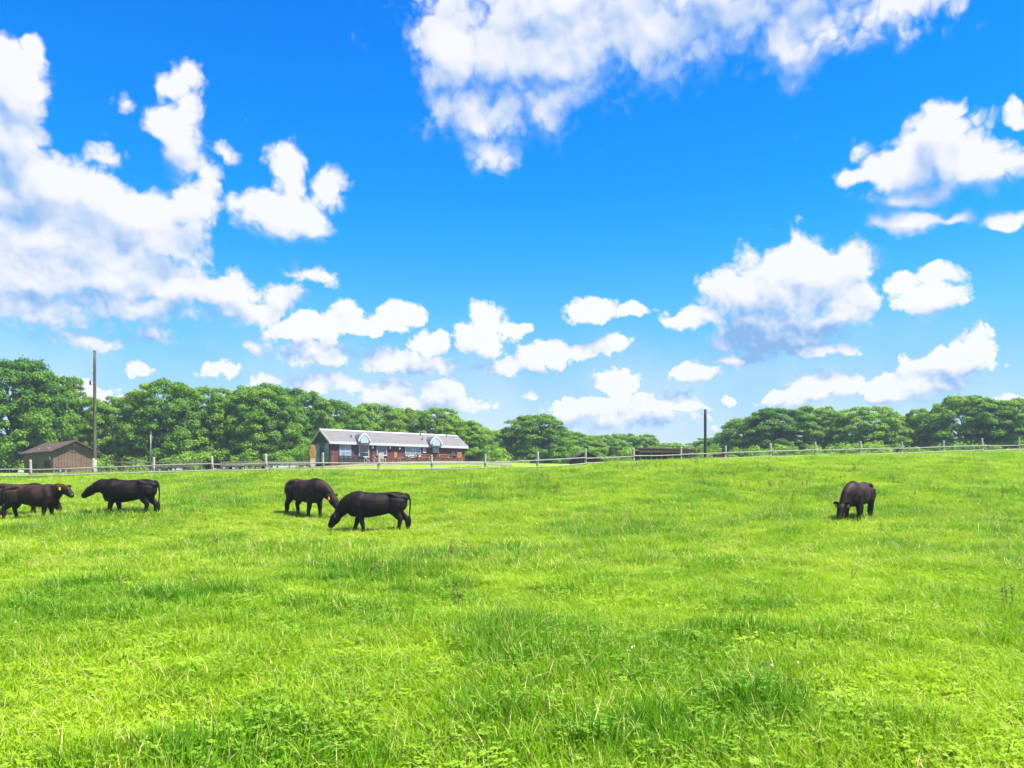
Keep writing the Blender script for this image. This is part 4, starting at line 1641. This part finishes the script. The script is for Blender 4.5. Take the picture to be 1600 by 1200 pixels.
def instance_tone(m, amount):
    """Let each tuft carry its own lushness from the scatter."""
    t = m.node_tree
    k = Nodes(t)
    a = k.add('ShaderNodeAttribute', attribute_name='lush', attribute_type='INSTANCER')
    for n in t.nodes:
        if n.type == 'MATH' and n.operation == 'MINIMUM':
            src = n.inputs[0].links[0].from_socket
            k.put(n.inputs[0], k.math('SUBTRACT', src, k.math('MULTIPLY', a.outputs['Fac'], amount), clamp=True))
            break


instance_tone(GRASS, 0.6)
STRAW = leaf_material('dry_stalk', (0.30, 0.31, 0.07), (0.44, 0.42, 0.13), transl=0.3, wander=0.5)
DOCK = leaf_material('brown_dock_stalk', (0.13, 0.11, 0.03), (0.22, 0.15, 0.05), transl=0.2, wander=0.5)
CLOVER_LEAF = leaf_material('clover_leaf', (0.12, 0.27, 0.01), (0.30, 0.44, 0.016), transl=0.35, wander=0.5)
instance_tone(CLOVER_LEAF, 0.5)
FLOWER = material('white_clover', (1.5, 1.45, 1.25), 0.7, (1.4, 1.25, 1.05), 40)


def blade(b, g, base, h, w, lean, az, mi=0, seg=3):
    d = np.array([math.cos(az), math.sin(az), 0])
    s = np.array([-math.sin(az + g.normal(0, .6)), math.cos(az), 0])
    s /= np.linalg.norm(s)
    pts = []
    for i in range(seg + 1):
        t = i / seg
        pts.append(base + d * (lean * h * t ** 2.0) + np.array([0, 0, h * (t - .28 * lean * t * t)]))
    ws = [w * (1 - .15 * i) if i < seg else 0 for i in range(seg + 1)]
    vs, fs = [], []
    for p, q in zip(pts[:-1], ws):
        vs += [p - s * q / 2, p + s * q / 2]
    vs.append(pts[-1])
    for i in range(seg - 1):
        fs.append((2 * i, 2 * i + 1, 2 * i + 3, 2 * i + 2))
    fs.append((2 * seg - 2, 2 * seg - 1, 2 * seg))
    b.add(vs, fs, mi)


def tuft_mesh(seed, n, rad, h0, h1, w, lean=(.25, 1.0), straw=0, clover=0, thatch=0):
    g = np.random.default_rng(seed)
    b = MB()
    for _ in range(n):
        r, a = rad * math.sqrt(g.random()), g.uniform(0, 6.283)
        blade(b, g, np.array([r * math.cos(a), r * math.sin(a), -.02]), g.uniform(h0, h1), w * g.uniform(.7, 1.3), g.uniform(*lean), g.uniform(0, 6.283), 0, 3)
    for _ in range(thatch):                          # dead blades bent over among the green ones
        r, a = rad * math.sqrt(g.random()), g.uniform(0, 6.283)
        blade(b, g, np.array([r * math.cos(a), r * math.sin(a), 0]), g.uniform(h0, h1 * 1.05), w * .8, g.uniform(.6, 1.3), g.uniform(0, 6.283), 1, 3)
    for _ in range(straw):
        r, a = rad * math.sqrt(g.random()), g.uniform(0, 6.283)
        h = g.uniform(h1 * 1.0, h1 * 1.45)
        az = g.uniform(0, 6.283)
        blade(b, g, np.array([r * math.cos(a), r * math.sin(a), 0]), h, w * .5, g.uniform(.15, .6), az, 1, 3)
    for _ in range(clover):
        r, a = rad * math.sqrt(g.random()), g.uniform(0, 6.283)
        c = np.array([r * math.cos(a), r * math.sin(a), g.uniform(.05, .13)])
        for j in range(3):
            th = a + j * 2.094
            d = np.array([math.cos(th), math.sin(th), g.uniform(-.1, .35)]) * g.uniform(.016, .026)
            s = np.array([-math.sin(th), math.cos(th), 0]) * .013
            b.add([c, c + d * .6 - s, c + d * 1.1, c + d * .6 + s], [(0, 1, 2, 3)], 2)
    return b.mesh('tuft', [GRASS, STRAW, CLOVER_LEAF])


def flower_mesh(seed):
    g = np.random.default_rng(seed)
    b = MB()
    for _ in range(2):
        x, y, h = g.uniform(-.12, .12), g.uniform(-.12, .12), g.uniform(.13, .22)
        b.tube([(x, y, 0), (x + .01, y, h)], [.0012, .001], n=3, mi=0)
        b.tube([(x + .01, y, h - .004), (x + .01, y, h + .004), (x + .01, y, h + .012), (x + .01, y, h + .018)], [.003, .008, .0075, .002], n=6, mi=1)
    return b.mesh('clover_flower', [GRASS, FLOWER])


def dock_mesh(seed):
    g = np.random.default_rng(seed)
    b = MB()
    for _ in range(4):
        x, y, h, l = g.uniform(-.06, .06), g.uniform(-.06, .06), g.uniform(.3, .5), g.uniform(-.1, .1)
        b.tube([(x, y, 0), (x + l * .4, y, h * .5), (x + l, y, h)], [.004, .0035, .002], n=4)
        for i in range(16):
            t = g.uniform(.45, 1)
            c = np.array([x + l * t, y, h * t])
            d = g.normal(size=3) * .014
            e = g.normal(size=3) * .009
            b.add([c, c + d + e, c + d * 1.6, c + d - e], [(0, 1, 2, 3)], 0)
    return b.mesh('dock_stalk', [DOCK])


def scatter(name, meshes, pts, rot, scl, pick, lush, label, cat):
    """One object that stands a copy of one of the meshes on every point."""
    src = bpy.data.collections.new(name + '_source')
    for i, me in enumerate(meshes):
        o = bpy.data.objects.new('%s_source_%02d' % (name, i), me)
        src.objects.link(o)
    me = bpy.data.meshes.new(name)
    n = len(pts)
    me.vertices.add(n)
    me.vertices.foreach_set('co', pts.astype(np.float32).ravel())
    for nm, ty, dt in (('rot', 'FLOAT_VECTOR', rot), ('scl', 'FLOAT_VECTOR', scl)):
        a = me.attributes.new(nm, ty, 'POINT')
        a.data.foreach_set('vector', dt.astype(np.float32).ravel())
    a = me.attributes.new('pick', 'INT', 'POINT')
    a.data.foreach_set('value', pick.astype(np.int32))
    a = me.attributes.new('lush', 'FLOAT', 'POINT')
    a.data.foreach_set('value', lush.astype(np.float32))
    o = bpy.data.objects.new(name, me)
    col.objects.link(o)
    t = bpy.data.node_groups.new(name + '_scatter', 'GeometryNodeTree')
    t.interface.new_socket('Geometry', in_out='INPUT', socket_type='NodeSocketGeometry')
    t.interface.new_socket('Geometry', in_out='OUTPUT', socket_type='NodeSocketGeometry')
    k = Nodes(t)
    gi, go = k.add('NodeGroupInput'), k.add('NodeGroupOutput')
    ci = k.add('GeometryNodeCollectionInfo')
    ci.inputs['Collection'].default_value = src
    ci.inputs['Separate Children'].default_value = True
    ci.inputs['Reset Children'].default_value = True

    def attr(nm, ty):
        q = t.nodes.new('GeometryNodeInputNamedAttribute')
        q.data_type = ty
        q.inputs['Name'].default_value = nm
        return q.outputs[0]
    iop = k.add('GeometryNodeInstanceOnPoints')
    t.links.new(gi.outputs[0], iop.inputs['Points'])
    t.links.new(ci.outputs[0], iop.inputs['Instance'])
    iop.inputs['Pick Instance'].default_value = True
    t.links.new(attr('pick', 'INT'), iop.inputs['Instance Index'])
    er = t.nodes.new('FunctionNodeEulerToRotation')
    t.links.new(attr('rot', 'FLOAT_VECTOR'), er.inputs[0])
    t.links.new(er.outputs[0], iop.inputs['Rotation'])
    t.links.new(attr('scl', 'FLOAT_VECTOR'), iop.inputs['Scale'])
    t.links.new(iop.outputs[0], go.inputs[0])
    md = o.modifiers.new('scatter', 'NODES')
    md.node_group = t
    tag(o, label, cat, kind='stuff')
    return o


# lush dark patches seen in the photograph: column, row, width and height in pixels, strength
PATCHES = [(120, 925, 150, 26, .9), (300, 935, 130, 16, .6), (520, 905, 160, 30, .8), (640, 905, 90, 26, .8), (60, 830, 80, 22, .8), (340, 790, 60, 16, .5), (1010, 830, 190, 16, .5), (860, 870, 220, 14, .4),
           (1380, 1000, 200, 18, .6), (1190, 1105, 60, 30, .8), (1420, 1150, 80, 40, .9), (200, 960, 60, 14, .5), (280, 1190, 130, 40, .5), (1560, 790, 60, 16, .5), (1270, 770, 140, 12, .4), (950, 1000, 150, 18, .4), (700, 1030, 110, 20, .4),
           (530, 1085, 70, 20, .6), (1180, 995, 90, 12, .5), (60, 1150, 90, 40, .4), (560, 830, 80, 8, .3)]  # last entry: darker, taller grass along the nearest cow's feet
PW = []
for (px, py, w, h, s) in PATCHES:
    x, D = on_ground(px, py)
    x2, D2 = on_ground(px, py - h)
    PW.append((x, D, max(.25, w / F * D), max(.3, abs(D2 - D)), s))


def lushness(x, y):
    l = (fbm(x / 3.2, y / 6.0, 21, 3) - .5) * 1.4 + (fbm(x / 1.5, y / 2.6, 91, 3) - .5) * 1.1 + (fbm(x / .8, y / .9, 31, 2) - .5) * 1.3 + (fbm(x / .3, y / .3, 41, 2) - .5) * .7
    m = np.clip(3.2 * fbm(x / .4, y / .4, 71, 3) - .95, 0, 1.6)
    for (cx, cy_, rx, ry, s) in PW:
        l = l + s * 1.0 * m * np.exp(-(((x - cx) / rx) ** 2 + ((y - cy_) / ry) ** 2))
    return l


def grass():
    g = np.random.default_rng(5)
    meshes = [tuft_mesh(i, 46, .17, .06, .20, (.0075 if i < 2 else .0105), thatch=3) for i in range(4)]
    meshes += [tuft_mesh(10 + i, 38, .17, .08, .24, .007, lean=(.1, .7), straw=3) for i in range(2)]
    meshes += [tuft_mesh(20 + i, 26, .17, .06, .15, .005, clover=26) for i in range(2)]
    meshes += [tuft_mesh(30 + i, 40, .20, .09, .23, .014, thatch=3) for i in range(3)]
    meshes += [tuft_mesh(40 + i, 28, .20, .10, .24, .011, straw=7) for i in range(1)]
    P, S, K, Lu = [], [], [], []
    for (a, c, dens) in ((2.6, 6, 150), (6, 10, 115), (10, 17, 78), (17, 28, 48), (28, 45, 28), (45, 70, 17)):
        wmax = .66 * c + 2
        n = int(dens * 2 * wmax * (c - a))
        y = g.uniform(a, c, n)
        x = g.uniform(-wmax, wmax, n)
        keep = np.abs(x) < .66 * y + 2
        x, y = x[keep], y[keep]
        if a >= 45:
            fy = np.interp(x / y * F + 800, [-100, 48, 416, 840, 1133, 1474, 1650], [46, 46.5, 47.2, 51, 55.5, 62, 65.5])
            k2 = y < fy + 4
            x, y = x[k2], y[k2]
        z = ground(x, y)
        l = lushness(x, y)
        n = len(x)
        f = np.interp(y, [4, 12, 25, 50], [1, 1.1, 1.3, 1.6])
        hz = f ** .3 * np.clip(.82 + .72 * l, .38, 1.8) * g.uniform(.75, 1.25, n)
        near = y < 15
        pick = np.where(near, g.choice([0, 1, 2, 3, 4, 5, 6, 7], n, p=[.21, .21, .20, .20, .03, .03, .06, .06]), g.choice([8, 9, 10, 11, 6], n, p=[.27, .27, .27, .09, .10]))
        dry = (l < -.25) & (g.random(n) < .25)
        pick = np.where(dry, np.where(near, 4, 11), pick)
        P.append(np.stack([x, y, z - .01], 1))
        S.append(np.stack([f * g.uniform(.85, 1.2, n), f * g.uniform(.85, 1.2, n), hz], 1))
        K.append(pick)
        Lu.append(l)
    P, S, K, Lu = map(np.concatenate, (P, S, K, Lu))
    n = len(P)
    rot = np.stack([g.normal(0, .12, n), g.normal(0, .12, n), g.uniform(0, 6.283, n)], 1)
    scatter('grass', meshes, P, rot, S, K, np.clip(Lu, -.5, 1.2), 'thick bright green pasture grass covering the whole field', 'grass')
    print('grass tufts', n)
    # clover flowers in loose drifts
    n = 380
    y = 3.2 + 22 * g.random(n) ** 1.3
    x = (g.random(n) * 2 - 1) * (.66 * y + 1)
    keep = fbm(x / 1.1, y / 1.1, 51, 2) > .72
    x, y = x[keep], y[keep]
    n = len(x)
    scatter('clover_flowers', [flower_mesh(i) for i in range(4)], np.stack([x, y, ground(x, y)], 1), np.stack([np.zeros(n), np.zeros(n), g.uniform(0, 6.28, n)], 1),
            np.stack([g.uniform(.8, 1.2, n)] * 3, 1), g.integers(0, 4, n), np.zeros(n), 'tiny white clover flowers dotted through the near grass', 'flowers')
    # dry stalks: a drift near the fence and odd ones elsewhere
    x1, y1 = g.uniform(-14, 14, 260), g.uniform(31, 46, 260)
    x2, y2 = g.uniform(8, 26, 90), g.uniform(18, 42, 90)
    x3, y3 = g.uniform(-7, 9, 30), g.uniform(9, 20, 30)
    x, y = np.concatenate([x1, x2, x3]), np.concatenate([y1, y2, y3])
    keep = fbm(x / 4, y / 4, 61, 2) > .53
    x, y = x[keep], y[keep]
    n = len(x)
    scatter('dry_stalks', [dock_mesh(i) for i in range(4)], np.stack([x, y, ground(x, y)], 1), np.stack([g.normal(0, .1, n), g.normal(0, .1, n), g.uniform(0, 6.28, n)], 1),
            np.stack([g.uniform(.55, .95, n)] * 3, 1), g.integers(0, 4, n), np.zeros(n), 'thin brown seed stalks standing in the pasture grass', 'weeds')


grass()

# ------------------------------------------------------------------ air


def build_haze():
    b = MB()
    b.box(-3600, 3600, -2600, 5700, -2.5, 19)
    m = bpy.data.materials.new('thin_summer_haze')
    m.use_nodes = True
    t = m.node_tree
    t.nodes.clear()
    out = t.nodes.new('ShaderNodeOutputMaterial')
    v = t.nodes.new('ShaderNodeVolumePrincipled')
    v.inputs['Color'].default_value = (0.62, 0.80, 1.0, 1)
    v.inputs['Density'].default_value = HAZE
    v.inputs['Anisotropy'].default_value = 0.0
    t.links.new(v.outputs[0], out.inputs['Volume'])
    o = b.build('haze', m)
    tag(o, 'thin blue summer haze over the far trees', kind='stuff')
    o['category'] = 'haze'


HAZE = 0.00042
build_haze()
